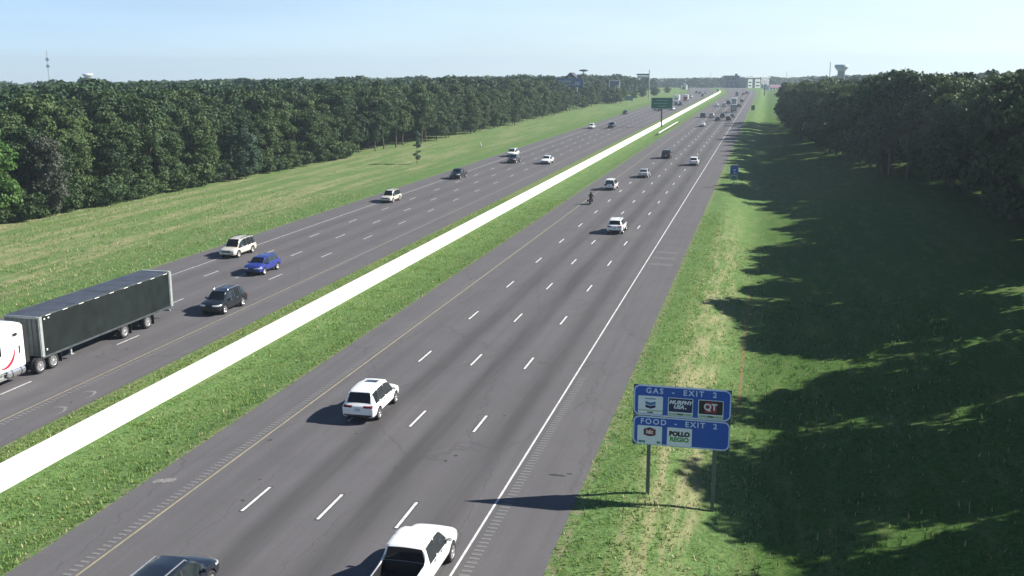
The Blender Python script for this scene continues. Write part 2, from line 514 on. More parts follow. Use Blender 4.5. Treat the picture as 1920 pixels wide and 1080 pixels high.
def strip(name, bands, y0=-60, y1=1500, mats=None, kind='structure'):
    """bands: (xa, xb, z, mat index)"""
    ys = np.concatenate([np.arange(y0, 760, 40.0), np.arange(760, y1, 20.0), [y1]])
    cx = curve_x(ys)
    V = []; Q = []; MI = []
    for xa, xb, z, mi in bands:
        b = len(V) and sum(len(a) for a in V)
        zz = z + np.minimum(0, ground_z(np.zeros_like(ys), ys) + 0.035)
        V.append(np.stack([np.stack([xa + cx, ys, zz], 1), np.stack([xb + cx, ys, zz], 1)], 1).reshape(-1, 3))
        i = np.arange(len(ys) - 1) * 2 + b
        Q.append(np.stack([i, i + 1, i + 3, i + 2], -1)); MI.append(np.full(len(ys) - 1, mi))
    o = link_mesh(name, np_mesh(name, np.concatenate(V), np.concatenate(Q), mats, np.concatenate(MI)))
    return tag(o, kind=kind)


strip('road', [(-3.45, 10.95, 0, 0), (10.95, 14.35, 0, 1), (-6.15, -3.45, 0, 1),
               (-32.6, -18.85, 0, 2), (-18.85, -16.15, 0, 1), (-36.2, -32.6, 0, 1)], mats=[MT['asphR'], MT['asphS'], MT['asphL']])
strip('road_edge_lines', [(10.80, 10.905, 0.006, 0), (-32.55, -32.45, 0.006, 1), (-3.42, -3.325, 0.006, 2), (-19.04, -18.95, 0.006, 2)],
      mats=[MT['white_paint'], MT['worn_paint'], MT['yellow_paint']])


def dashes():
    mb = MB()
    for x, mi in ((0, 0), (3.66, 0), (7.32, 0), (-29.15, 1), (-25.85, 1), (-22.42, 1)):
        y = 38.54 - 12.192 * 5
        if x < -10: y = 85.4 - 11.73 * 9
        k = 0
        while y < 860:
            if y > -20:
                z = 0.006; c = float(curve_x(y)); L = 2.75; hw = 0.075 if mi == 0 else 0.065
                xo = x + c
                far = 1.0 if y < 250 else 1.3
                mb.add([(xo - hw * far, y, z), (xo + hw * far, y, z), (xo + hw * far, y + L, z), (xo - hw * far, y + L, z)], [(0, 1, 2, 3)], mi)
            y += 12.192 if x > -10 else 11.73
    o = mb.build('lane_markings', [MT['white_paint'], MT['worn_paint']], fix=False); tag(o, kind='structure')
    # black contrast edge of the dashes
    mb = MB()
    for x in (0, 3.66, 7.32):
        y = 38.54 - 12.192 * 2
        while y < 260:
            mb.add([(x - 0.13, y - 0.1, 0.003), (x + 0.13, y - 0.1, 0.003), (x + 0.13, y + 2.85, 0.003), (x - 0.13, y + 2.85, 0.003)], [(0, 1, 2, 3)])
            y += 12.192
    o = mb.build('lane_marking_borders', MT['dark_stain'], fix=False); tag(o, kind='structure')


dashes()


def rumble():
    mb = MB()
    for x0, x1, ya, yb in ((11.15, 11.58, 28, 62), (-3.98, -3.62, 28, 90), (-18.75, -18.45, 40, 95)):
        y = ya
        while y < yb:
            mb.box(((x0 + x1) / 2, y, 0.004), (x1 - x0, 0.15, 0.012)); y += 0.36
    o = mb.build('rumble_strips', MT['rib'], fix=False); tag(o, kind='structure')


rumble()


def stains():
    mb = MB()
    def blob(x, y, a, b, rot=0, n=14, mi=0, z=0.009):
        pts = []
        for i in range(n):
            t = 2 * math.pi * i / n; r = random.uniform(0.65, 1.15)
            u, v = a * r * math.cos(t), b * r * math.sin(t)
            pts.append((x + u * math.cos(rot) - v * math.sin(rot), y + u * math.sin(rot) + v * math.cos(rot), z))
        mb.add(pts, [tuple(range(n))], mi)
    blob(12.9, 45.9, 0.5, 0.13, 0.0); blob(13.5, 46.2, 0.16, 0.08)
    for x, y in ((4.9, 45.0), (7.4, 47.2), (7.1, 46.4), (2.2, 62), (8.3, 53.7), (5.8, 68), (-1.6, 58), (-0.9, 42), (-0.5, 39.6), (1.2, 49), (-2.9, 47), (6.2, 92), (-1.2, 104), (1.6, 121), (-16.9, 66), (-21, 61), (-17.3, 50), (3, 77), (9.7, 63)):
        blob(x, y, random.uniform(0.07, 0.16), random.uniform(0.05, 0.12), random.random() * 3)
    o = mb.build('oil_stains', MT['dark_stain'], fix=False); tag(o, kind='structure')
    # pale scuffs on the inner shoulders
    m = mat('pale_scuff', (0.20, 0.195, 0.19), 0.9, var=0.3, scale=5)
    mb = MB()
    for dx in (-0.35, -0.15, 0.05, 0.2, 0.36):
        pts = []
        for i in range(14):
            t = 2 * math.pi * i / 14; r = random.uniform(0.6, 1.2)
            pts.append((-5.3 + dx + 0.14 * r * math.cos(t), 40.8 + dx * 0.5 + 0.32 * r * math.sin(t), 0.009 + dx * 0.002))
        mb.add(pts, [tuple(range(14))])
    for cx, cy, rr in ((-17.2, 48.2, 0.9), (-17.4, 51.2, 0.9)):
        for i in range(16):
            t0 = -0.6 + math.pi * i / 16; t1 = -0.6 + math.pi * (i + 1) / 16
            w = 0.13 * math.sin(math.pi * (i + 0.5) / 16)
            mb.add([(cx + (rr - w) * math.cos(t0) * .6, cy + (rr - w) * math.sin(t0), .009), (cx + (rr + w) * math.cos(t0) * .6, cy + (rr + w) * math.sin(t0), .009),
                    (cx + (rr + w) * math.cos(t1) * .6, cy + (rr + w) * math.sin(t1), .009), (cx + (rr - w) * math.cos(t1) * .6, cy + (rr - w) * math.sin(t1), .009)], [(0, 1, 2, 3)])
    o = mb.build('pavement_scuffs', m, fix=False); tag(o, kind='structure')
    # concrete slab patch on the right shoulder
    m = mat('pale_patch', (0.125, 0.123, 0.125), 0.9, var=0.15, scale=3)
    mb = MB()
    for yy in (101.0, 104.5, 108.0):
        mb.add([(11.2, yy, .008), (13.6, yy - .4, .008), (13.6, yy + .8, .008), (11.2, yy + 1.1, .008)], [(0, 1, 2, 3)])
    o = mb.build('shoulder_patches', m, fix=False); tag(o, kind='structure')


stains()


# ------------------------------------------------------------ median barrier
def barrier():
    ys = np.concatenate([np.arange(-30, 760, 3.0), np.arange(760, 900, 10.0)])
    prof = [(x_ - .17, z_ * 1.16) for x_, z_ in [(-12.78, -0.1), (-12.78, 0.08), (-12.62, 0.26), (-12.46, 0.86), (-12.44, 0.90), (-12.22, 0.90), (-12.20, 0.86), (-12.04, 0.26), (-11.86, 0.08), (-11.86, -0.1)]]
    mb = MB(); n = len(prof)
    vs = []
    for y in ys:
        c = float(curve_x(y)); j = random.uniform(-0.008, 0.008)
        vs += [(x + c + j, y, z + j) for x, z in prof]
    fs = [(k * n + i, k * n + i + 1, (k + 1) * n + i + 1, (k + 1) * n + i) for k in range(len(ys) - 1) for i in range(n - 1)]
    mb.add(vs, fs)
    mb.add(vs[:n], [tuple(range(n))]); mb.add(vs[-n:], [tuple(range(n))])
    o = mb.build('concrete_barrier', MT['concrete'])
    tag(o, 'long white sunlit concrete median barrier running up the grass strip', 'barrier')


barrier()
exec_later = []


# ------------------------------------------------------------ cars
def ring(y, w, zb, belt, wt, zt, crown=0.03):
    h = [(0, zb), (.80 * w, zb), (.97 * w, zb + .07), (1.0 * w, zb + .52 * (belt - zb)), (.985 * w, belt - .07), (.95 * w, belt),
         (wt, zt - .05), (.87 * wt, zt), (.42 * wt, zt + crown * .7), (0, zt + crown)]
    pts = [(x, y, z) for x, z in h] + [(-x, y, z) for x, z in reversed(h[1:-1])]
    return pts


NR = 18


def loft_body(st, glass, arches, arch_r, halfw, cut_boxes=()):
    """st: stations (y,w,zb,belt,wt,zt); glass: dict station index -> set of {'side','top'}; returns split meshes"""
    vs = []; fs = []; mi = []
    for s in st: vs += ring(*s)
    for k in range(len(st) - 1):
        for i in range(NR):
            j = (i + 1) % NR
            fs.append((k * NR + i, k * NR + j, (k + 1) * NR + j, (k + 1) * NR + i))
            side = i in (5, 12); top = i in (7, 8, 9, 10)
            g = glass.get(k, '')
            m_ = 0
            if side and 's' in g: m_ = 2
            if side and 'p' in g: m_ = 4
            if top and 'w' in g: m_ = 1
            if top and 'r' in g: m_ = 3
            if i in (0, 17): m_ = 4
            mi.append(m_)
    for base in (0, (len(st) - 1) * NR):
        a = [base + i for i in range(NR)]
        fs.append((a[0], a[1], a[17])); mi.append(4)
        for i in range(1, 8): fs.append((a[i], a[i + 1], a[17 - i], a[18 - i])); mi.append(0)
        fs.append((a[8], a[9], a[10])); mi.append(0)
    me = bpy.data.meshes.new('b'); me.from_pydata(vs, [], fs)
    me.polygons.foreach_set('material_index', mi)
    for m in (PW, MT['glass'], MT['glass_clear'], MT['glass_rear'], MT['trim']): me.materials.append(m)
    bm = bmesh.new(); bm.from_mesh(me); bmesh.ops.recalc_face_normals(bm, faces=bm.faces)
    cl = bm.edges.layers.float.new('crease_edge') if 'crease_edge' not in bm.edges.layers.float else bm.edges.layers.float['crease_edge']
    for e in bm.edges:
        ms = {f.material_index for f in e.link_faces}
        if len(ms) > 1 and ms & {1, 2, 3}: e[cl] = 1.0
    cv = bm.verts.layers.float.get('crease_vert') or bm.verts.layers.float.new('crease_vert')
    for v in bm.verts:
        for gi in (1, 2, 3):
            if sum(1 for f in v.link_faces if f.material_index == gi) == 1: v[cv] = 1.0
    bm.to_mesh(me); bm.free()
    o = bpy.data.objects.new('b', me); COL.objects.link(o)
    md = o.modifiers.new('s', 'SUBSURF'); md.levels = 2; md.render_levels = 2
    tmp = [o]
    # cutters
    mb = MB()
    for ya, zc in arches:
        for sx in (-1, 1):
            mb.tube((sx * (halfw - 0.26), ya, zc), (sx * (halfw + 0.3), ya, zc), arch_r, n=28)
    cut = mb.build('c', MT['trim']); tmp.append(cut)
    md = o.modifiers.new('c', 'BOOLEAN'); md.object = cut; md.operation = 'DIFFERENCE'; md.solver = 'EXACT'
    try: md.material_mode = 'TRANSFER'
    except Exception: pass
    for bx in cut_boxes:
        mb = MB(); mb.box(bx[0], bx[1]); c2 = mb.build('c2', MT['trim']); tmp.append(c2)
        md = o.modifiers.new('c', 'BOOLEAN'); md.object = c2; md.operation = 'DIFFERENCE'; md.solver = 'EXACT'
        try: md.material_mode = 'TRANSFER'
        except Exception: pass
    bpy.context.view_layer.update()
    dg = bpy.context.evaluated_depsgraph_get()
    ev = bpy.data.meshes.new_from_object(o.evaluated_get(dg))
    names = [m.name if m else '' for m in ev.materials]
    bm = bmesh.new(); bm.from_mesh(ev)
    bvh = BVHTree.FromBMesh(bm)
    bm.free()
    for t_ in tmp: bpy.data.objects.remove(t_)
    return ev, bvh


def split_mesh(ev, pred, name, mats, remap):
    bm = bmesh.new(); bm.from_mesh(ev)
    kill = [f for f in bm.faces if not pred(f)]
    bmesh.ops.delete(bm, geom=kill, context='FACES')
    if not bm.faces: bm.free(); return None
    for f in bm.faces:
        f.material_index = remap(f.material_index); f.smooth = True
    me = bpy.data.meshes.new(name); bm.to_mesh(me); bm.free()
    for m in mats: me.materials.append(m)
    try: me.set_sharp_from_angle(angle=R(38))
    except Exception: pass
    return me


def patch(bvh, quad, d, nu=6, nv=4, off=0.012, back=0.05):
    """project a quad (4 3-D points) along d onto the body; returns MB with a thin raised patch"""
    q = [Vector(p) for p in quad]; d = Vector(d).normalized(); g = []
    for j in range(nv + 1):
        for i in range(nu + 1):
            u, v = i / nu, j / nv
            p = (q[0] * (1 - u) + q[1] * u) * (1 - v) + (q[3] * (1 - u) + q[2] * u) * v
            h = bvh.ray_cast(p, d)
            g.append(h[0] - d * off if h[0] is not None else None)
    ok = [x for x in g if x is not None]
    if not ok: return None
    dep = sum(x.dot(d) for x in ok) / len(ok)
    full = []
    k = 0
    for j in range(nv + 1):
        for i in range(nu + 1):
            x = g[k]
            if x is None:
                u, v = i / nu, j / nv
                p = (q[0] * (1 - u) + q[1] * u) * (1 - v) + (q[3] * (1 - u) + q[2] * u) * v
                near = min(ok, key=lambda w: (w - d * w.dot(d) - (p - d * p.dot(d))).length)
                x = near.copy()
            full.append(x); k += 1
    W = nu + 1; mb = MB()
    fs = [(j * W + i, j * W + i + 1, (j + 1) * W + i + 1, (j + 1) * W + i) for j in range(nv) for i in range(nu)]
    mb.add(full, fs, 0, True)
    bk = [x + d * back for x in full]; N = len(full)
    rim = [i for i in range(nu)] + [j * W + nu for j in range(nv)] + [nv * W + i for i in range(nu, 0, -1)] + [j * W for j in range(nv, 0, -1)]
    vs = full + bk
    mb.add(vs, [(rim[i], rim[(i + 1) % len(rim)], rim[(i + 1) % len(rim)] + N, rim[i] + N) for i in range(len(rim))])
    return mb


def wheel(parent, x, y, r, w, rim_m, spokes=5, name='wheel'):
    """tyre with rim child; x is the outer face side"""
    sx = 1 if x > 0 else -1
    mb = MB()
    prof = [(r * .62, -w), (r * .90, -w), (r * .985, -w * .85), (r, -w * .5), (r * .985, -w * .12), (r * .90, 0), (r * .66, 0.0), (r * .62, -w * .25), (r * .62, -w)]
    mb.lathe((0, 0, 0), (sx, 0, 0), prof, 26)
    o = mb.build(name, MT['tyre'], parent); o.location = (x, y, r)
    mb = MB()
    mb.lathe((0, 0, 0), (sx, 0, 0), [(r * .64, -.01), (r * .60, .0), (r * .56, -.03), (r * .54, -w * .6), (0.001, -w * .6)], 26)
    mb.lathe((0, 0, 0), (sx, 0, 0), [(r * .16, -.06), (r * .15, -.012), (0.001, -.008)], 12)
    for i in range(spokes):
        t = 2 * math.pi * i / spokes; c, s_ = math.cos(t), math.sin(t); hw = r * .085
        a, b = r * .10, r * .60
        pts = []
        for rr, ww in ((a, hw), (b, hw * .75)):
            for sg in (-1, 1): pts.append((c * rr - s_ * ww * sg, s_ * rr + c * ww * sg))
        vs = [(-.015 * sx, u, v) for u, v in pts] + [(-.05 * sx, u, v) for u, v in pts]
        mb.add(vs, [(0, 1, 3, 2), (4, 6, 7, 5), (0, 4, 5, 1), (2, 3, 7, 6), (0, 2, 6, 4), (1, 5, 7, 3)])
    mb.build('rim', rim_m, o)
    return o


def mk_car(name, p, stations, glass, L, W, wheels, wr, roof_rails=None, sunroof=None, rim=None, body_name='body', tail=None, head=None, low_trim=True, cut_boxes=(), plate=True, extra=None):
    """a vehicle whose rear is at y=0 and front at y=L, turned about its centre afterwards; origin moved to centre"""
    root = empty(name)
    hw = W / 2
    ev, bvh = loft_body(stations, glass, [(y, wr) for y in wheels], wr * 1.17, hw, cut_boxes)
    cy = L / 2
    mats = [m.name for m in ev.materials]
    trim_like = {i for i, nme in enumerate(mats) if nme.startswith('black_trim')}
    def shift(me):
        me.transform(Matrix.Translation((0, -cy, 0))); return me
    me = split_mesh(ev, lambda f: f.material_index == 0 or f.material_index in trim_like or f.material_index > 4, body_name, [p, MT['trim']], lambda i: 1 if i in trim_like or i > 4 else 0)
    link_mesh(body_name, shift(me), root)
    for idx, nm in ((1, 'windshield'), (3, 'rear_window')):
        me = split_mesh(ev, lambda f: f.material_index == idx, nm, [MT['glass']], lambda i: 0)
        if me:
            link_mesh(nm, shift(me), root)
    # side windows, front and rear on either side
    ys = sorted({round(f.center.y, 2) for f in ev.polygons if f.material_index == 2})
    bs = [stations[k][0] for k in glass if 'p' in glass[k]]
    edges = [-1] + sorted(bs) + [99]
    for sx in (-1, 1):
        for a, b in zip(edges[:-1], edges[1:]):
            me = split_mesh(ev, lambda f: f.material_index == 2 and f.calc_center_median().x * sx > 0 and a < f.calc_center_median().y <= b, 'side_window', [MT['glass_clear']], lambda i: 0)
            if me: link_mesh('side_window', shift(me), root)
    def add_patch(nm, quad, d, m, off=0.012, nu=6, nv=4, back=0.05, par=None):
        mb = patch(bvh, quad, d, nu, nv, off, back)
        if mb is None: return None
        o = mb.build(nm, m, par or root, fix=True)
        o.data.transform(Matrix.Translation((0, -cy, 0)))
        return o
    for sx in (-1, 1):
        if tail:
            x0, x1, z0, z1 = tail
            add_patch('tail_light', [(sx * (x0 + .25), -1, z0), (sx * (x1 + .55), -.6, z0), (sx * (x1 + .55), -.6, z1), (sx * (x0 + .25), -1, z1)], (-sx * .4, 1, 0), MT['red_lens'])
        if head:
            x0, x1, z0, z1 = head
            add_patch('headlight', [(sx * (x0 + .25), L + 1, z0), (sx * (x1 + .55), L + .6, z0 + .05), (sx * (x1 + .55), L + .6, z1 + .03), (sx * (x0 + .25), L + 1, z1)], (-sx * .4, -1, 0), MT['clear_lens'])
        # mirror
        ym = extra.get('mirror_y', L * .64) if extra else L * .64
        zm = extra.get('mirror_z', 1.08) if extra else 1.08
        mb = MB(); mb.box((sx * (hw + .09), ym - cy, zm), (.20, .13, .15), 0, 0, .04); mb.box((sx * (hw - .06), ym - cy, zm - .04), (.2, .05, .05))
        mb.build('wing_mirror', [p], root)
        # handles
        for yh in (extra.get('handles', (L * .36, L * .56)) if extra else (L * .36, L * .56)):
            zh = zm - .15
            add_patch('door_handle', [(sx * 2, yh, zh - .02), (sx * 2, yh + .2, zh - .02), (sx * 2, yh + .2, zh + .02), (sx * 2, yh, zh + .02)], (-sx, 0, 0), MT['trim'] if p not in (PB, PN) else MT['chrome'], 0.02, 2, 1)
        if low_trim:
            y0, y1 = wheels[0] + wr * 1.2, wheels[1] - wr * 1.2
            zb = stations[4][2]
            add_patch('sill_trim', [(sx * 2, y0, zb + .05), (sx * 2, y1, zb + .05), (sx * 2, y1, zb + .15), (sx * 2, y0, zb + .15)], (-sx, 0, 0), MT['trim'], 0.008, 8, 2)
    # grille and bumpers
    gz = (head[2] - .12, head[3] - .06) if head else (.5, .7)
    add_patch('grille', [(-.52, L + 1, gz[0]), (.52, L + 1, gz[0]), (.56, L + 1, gz[1]), (-.56, L + 1, gz[1])], (0, -1, 0), MT['trim'], 0.01, 8, 3)
    zf = stations[-2][2]
    add_patch('front_bumper_trim', [(-.70, L + 1, zf + .03), (.70, L + 1, zf + .03), (.70, L + 1, zf + .15), (-.70, L + 1, zf + .15)], (0, -1, 0), MT['trim'], 0.01, 8, 2)
    zr = stations[1][2]
    add_patch('rear_bumper_trim', [(-.80, -1, zr + .02), (.80, -1, zr + .02), (.80, -1, zr + .17), (-.80, -1, zr + .17)], (0, 1, 0), MT['trim'] if extra is None or not extra.get('chrome') else MT['chrome'], 0.012, 8, 2)
    if plate:
        zp = (tail[2] - .06) if tail else .8
        add_patch('number_plate', [(-.17, -1, zp - .12), (.17, -1, zp - .12), (.17, -1, zp + .03), (-.17, -1, zp + .03)], (0, 1, 0), MT['plate'], 0.016, 3, 2)
    if roof_rails:
        x, y0, y1, z = roof_rails
        for sx in (-1, 1):
            mb = MB()
            pts = [(y0, z - .10), (y0 + .12, z), (y1 - .12, z), (y1, z - .10)]
            for a, b in zip(pts[:-1], pts[1:]): mb.tube((sx * x, a[0] - cy, a[1]), (sx * x, b[0] - cy, b[1]), .032, n=8)
            mb.build('roof_rail', extra.get('rail_mat', MT['chrome']) if extra else MT['chrome'], root)
    if sunroof:
        x, y0, y1 = sunroof
        add_patch('sunroof', [(-x, y0, 3), (x, y0, 3), (x, y1, 3), (-x, y1, 3)], (0, 0, -1), MT['glass'], 0.006, 6, 4)
    if extra and extra.get('spoiler'):
        ys_, zs_ = extra['spoiler']
        mb = MB(); mb.box((0, ys_ - cy, zs_), (1.16, .24, .045), 0, 0, .02); mb.build('spoiler', p, root)
    for y in wheels:
        for sx in (-1, 1): wheel(root, sx * (hw + .005), y - cy, wr, .24, rim or MT['alloy'])
    bpy.data.meshes.remove(ev)
    return root


# SUV / crossover (rear at y=0)
def suv_st(L=4.85, W=1.93, H=1.73, boxy=0.35):
    w = W / 2; b = 1.04; zb = .30
    return [(0.00, w * .80, zb + .14, .82, w * .66, .88), (.05, w * .93, zb + .06, .93, w * .78, .99), (.16, w * .985, zb, b - .02, w * .82, 1.05),
            (.24, w, zb, b, w * .82, 1.12), (.24 + .46 * (1 - boxy), w, zb, b + .01, w * (.70 + .06 * boxy), H - .09), (.86, w, zb - .02, b + .01, w * (.72 + .05 * boxy), H - .03),
            (1.18, w, zb - .03, b, w * (.73 + .05 * boxy), H), (1.27, w, zb - .03, b, w * (.73 + .05 * boxy), H), (2.10, w, zb - .03, b - .01, w * (.735 + .05 * boxy), H + .01), (2.19, w, zb - .03, b - .01, w * (.735 + .05 * boxy), H + .01),
            (L * .635, w, zb - .03, b - .03, w * (.71 + .04 * boxy), H - .06), (L * .765, w, zb - .02, b - .05, w * .80, 1.08), (L * .805, w, zb, b - .06, w * .82, 1.07 + .03 * boxy),
            (L * .90, w * .985, zb, .93 + .07 * boxy, w * .80, 1.0 + .06 * boxy), (L * .965, w * .93, zb + .02, .80 + .1 * boxy, w * .74, .86 + .13 * boxy), (L, w * .78, zb + .10, .66 + .1 * boxy, w * .62, .72 + .12 * boxy)]


SUV_GLASS = {3: 'r', 4: 's', 5: 's', 6: 'p', 7: 's', 8: 'p', 9: 's', 10: 'sw'}


def sedan_st(L=4.75, W=1.84, H=1.45):
    w = W / 2; b = .95; zb = .28
    return [(0.00, w * .80, zb + .14, .80, w * .66, .88), (.06, w * .93, zb + .06, .88, w * .80, .96), (.35, w * .985, zb, b - .02, w * .80, 1.02),
            (.72, w, zb, b, w * .80, 1.06), (1.40, w, zb, b + .01, w * .70, H - .07), (1.58, w, zb - .02, b + .01, w * .71, H - .03),
            (1.86, w, zb - .03, b, w * .72, H), (1.92, w, zb - .03, b, w * .72, H), (2.40, w, zb - .03, b - .01, w * .72, H + .01), (2.48, w, zb - .03, b - .01, w * .72, H),
            (2.92, w, zb - .03, b - .03, w * .70, H - .06), (3.55, w, zb - .02, b - .05, w * .80, 1.00), (3.72, w, zb, b - .08, w * .82, .96),
            (L * .90, w * .985, zb, .80, w * .80, .86), (L * .965, w * .93, zb + .02, .70, w * .74, .75), (L, w * .78, zb + .08, .58, w * .62, .62)]


def pickup_st(L=5.85, W=2.0, H=1.90):
    w = W / 2; b = 1.18; zb = .42
    return [(0.00, w * .93, zb + .08, 1.02, w * .88, 1.12), (.04, w * .975, zb + .02, 1.10, w * .92, 1.25), (.5, w * .985, zb, 1.15, w * .93, 1.29),
            (1.98, w * .985, zb, b, w * .93, 1.30), (2.05, w, zb, b + .01, w * .78, H - .08), (2.16, w, zb - .02, b + .01, w * .77, H - .02),
            (2.62, w, zb - .03, b, w * .77, H + .01), (2.95, w, zb - .03, b, w * .77, H + .02), (3.05, w, zb - .03, b - .01, w * .77, H + .02), (3.55, w, zb - .03, b - .01, w * .76, H),
            (3.80, w, zb - .03, b - .03, w * .75, H - .07), (4.42, w, zb - .02, b - .04, w * .84, 1.28), (4.56, w, zb, b - .04, w * .86, 1.26),
            (5.3, w * .985, zb, 1.10, w * .86, 1.20), (5.68, w * .96, zb + .02, 1.02, w * .84, 1.10), (5.85, w * .88, zb + .06, .86, w * .78, .96)]


PICKUP_GLASS = {3: 'r', 4: '', 5: 's', 6: 's', 7: 'p', 8: 's', 9: 's', 10: 'sw'}

PROTO = {}
PROTO['suv'] = mk_car('white_suv', PW, suv_st(), SUV_GLASS, 4.85, 1.93, (.98, 3.86), .37, sunroof=(.36, 2.15, 2.72), tail=(.50, .80, .92, 1.03), head=(.5, .82, .72, .84), extra={'spoiler': (.64, 1.66), 'mirror_y': 3.3, 'mirror_z': 1.10})
PROTO['suv2'] = mk_car('black_suv', PB, suv_st(4.75, 1.90, 1.68), SUV_GLASS, 4.75, 1.90, (.95, 3.80), .38, roof_rails=(.60, .8, 2.75, 1.76), tail=(.55, .82, .88, 1.02), head=(.48, .82, .74, .86), extra={'mirror_y': 3.2, 'mirror_z': 1.10}, rim=MT['chrome'])
PROTO['boxy'] = mk_car('large_suv', PBG, suv_st(5.10, 1.98, 1.86, .8), SUV_GLASS, 5.10, 1.98, (1.05, 4.10), .40, roof_rails=(.66, .7, 2.9, 1.94), tail=(.62, .84, .85, 1.12), head=(.52, .84, .80, .95), extra={'mirror_y': 3.45, 'mirror_z': 1.18, 'rail_mat': MT['trim']})
PROTO['sedan'] = mk_car('silver_sedan', PS, sedan_st(), SUV_GLASS, 4.75, 1.84, (.98, 3.78), .335, tail=(.48, .80, .80, .90), head=(.48, .80, .60, .70), extra={'mirror_y': 3.2, 'mirror_z': .98})
PROTO['hatch'] = mk_car('blue_hatchback', PBL, suv_st(4.45, 1.84, 1.56), SUV_GLASS, 4.45, 1.84, (.85, 3.52), .345, tail=(.48, .78, .84, .96), head=(.46, .78, .66, .78), extra={'mirror_y': 3.0, 'mirror_z': 1.06, 'spoiler': (.62, 1.52)})
PROTO['pickup'] = mk_car('white_pickup_truck', PW, pickup_st(), PICKUP_GLASS, 5.85, 2.0, (1.15, 4.86), .41, tail=(.84, .96, .90, 1.18), head=(.58, .88, .88, 1.04), cut_boxes=[((0, 1.06, 1.32), (1.62, 1.80, 1.10))], extra={'mirror_y': 4.2, 'mirror_z': 1.28, 'chrome': True, 'handles': (2.55, 3.35)})


def recolour(root, idx, p):
    for k in idx.get(root.name, []):
        pass


def place(key, x, y, facing, label, cat='car', p=None, group=None, name=None, first=set(), rz=0.0, scale=1.0, z=0.0):
    """facing +1 drives away from the camera, -1 towards it; (x,y) is the vehicle centre"""
    src = PROTO[key]
    if key not in first:
        first.add(key); o = src
        FIRST_LATER.append((key, x, y, facing, label, cat, p, group, name, rz, scale, z)); return None
    return _place(copy_tree(src, KT[key]), x, y, facing, label, cat, p, group, name, rz, scale, z, key)


FIRST_LATER = []


def _place(o, x, y, facing, label, cat, p, group, name, rz, scale, z, key=None):
    o.location = (x, y, z); o.rotation_euler = (0, 0, (0 if facing > 0 else math.pi) + rz)
    o.scale = (scale,) * 3
    tag(o, label, cat, group)
    if name: o.name = name
    return o


def paint_copy(key, p, newname):
    """copy a prototype with another body paint (own body mesh data)"""
    idx = build_index(); kt = kid_tree(PROTO[key], idx)
    old = None
    for k, _ in kt:
        if k.name.split('.')[0] == 'body': old = k.data.materials[0]
    c = empty(newname)
    def rec(src_list, parent):
        for k, sub in src_list:
            n = k.copy(); COL.objects.link(n); n.parent = parent
            if k.data and old.name in [m.name for m in k.data.materials if m]:
                n.data = k.data.copy()
                for i, m in enumerate(n.data.materials):
                    if m and m.name == old.name: n.data.materials[i] = p
            rec(sub, n)
    rec(kt, c)
    return c


PROTO['suv_navy'] = paint_copy('suv2', PN, 'dark_navy_suv')
PROTO['suv_silver'] = paint_copy('suv', PS, 'silver_suv')
PROTO['suv_dgrey'] = paint_copy('suv', PDG, 'dark_grey_suv')
PROTO['suv_white2'] = paint_copy('suv2', PW, 'white_suv')
PROTO['sedan_white'] = paint_copy('sedan', PW, 'white_sedan')
PROTO['sedan_black'] = paint_copy('sedan', PB, 'black_sedan')
PROTO['sedan_red'] = paint_copy('sedan', PR, 'red_sedan')
PROTO['sedan_grey'] = paint_copy('sedan', PG, 'grey_sedan')
PROTO['boxy_white'] = paint_copy('boxy', PW, 'white_suv')
PROTO['boxy_grey'] = paint_copy('boxy', PDG, 'dark_grey_suv')
PROTO['pickup_black'] = paint_copy('pickup', PB, 'black_pickup_truck')
PROTO['pickup_grey'] = paint_copy('pickup', PDG, 'grey_pickup_truck')


# ------------------------------------------------------------ trucks
def truck_wheel(parent, x, y, r=.51, w=.28, m=None):
    return wheel(parent, x, y, r, w, m or MT['alloy'], spokes=8)


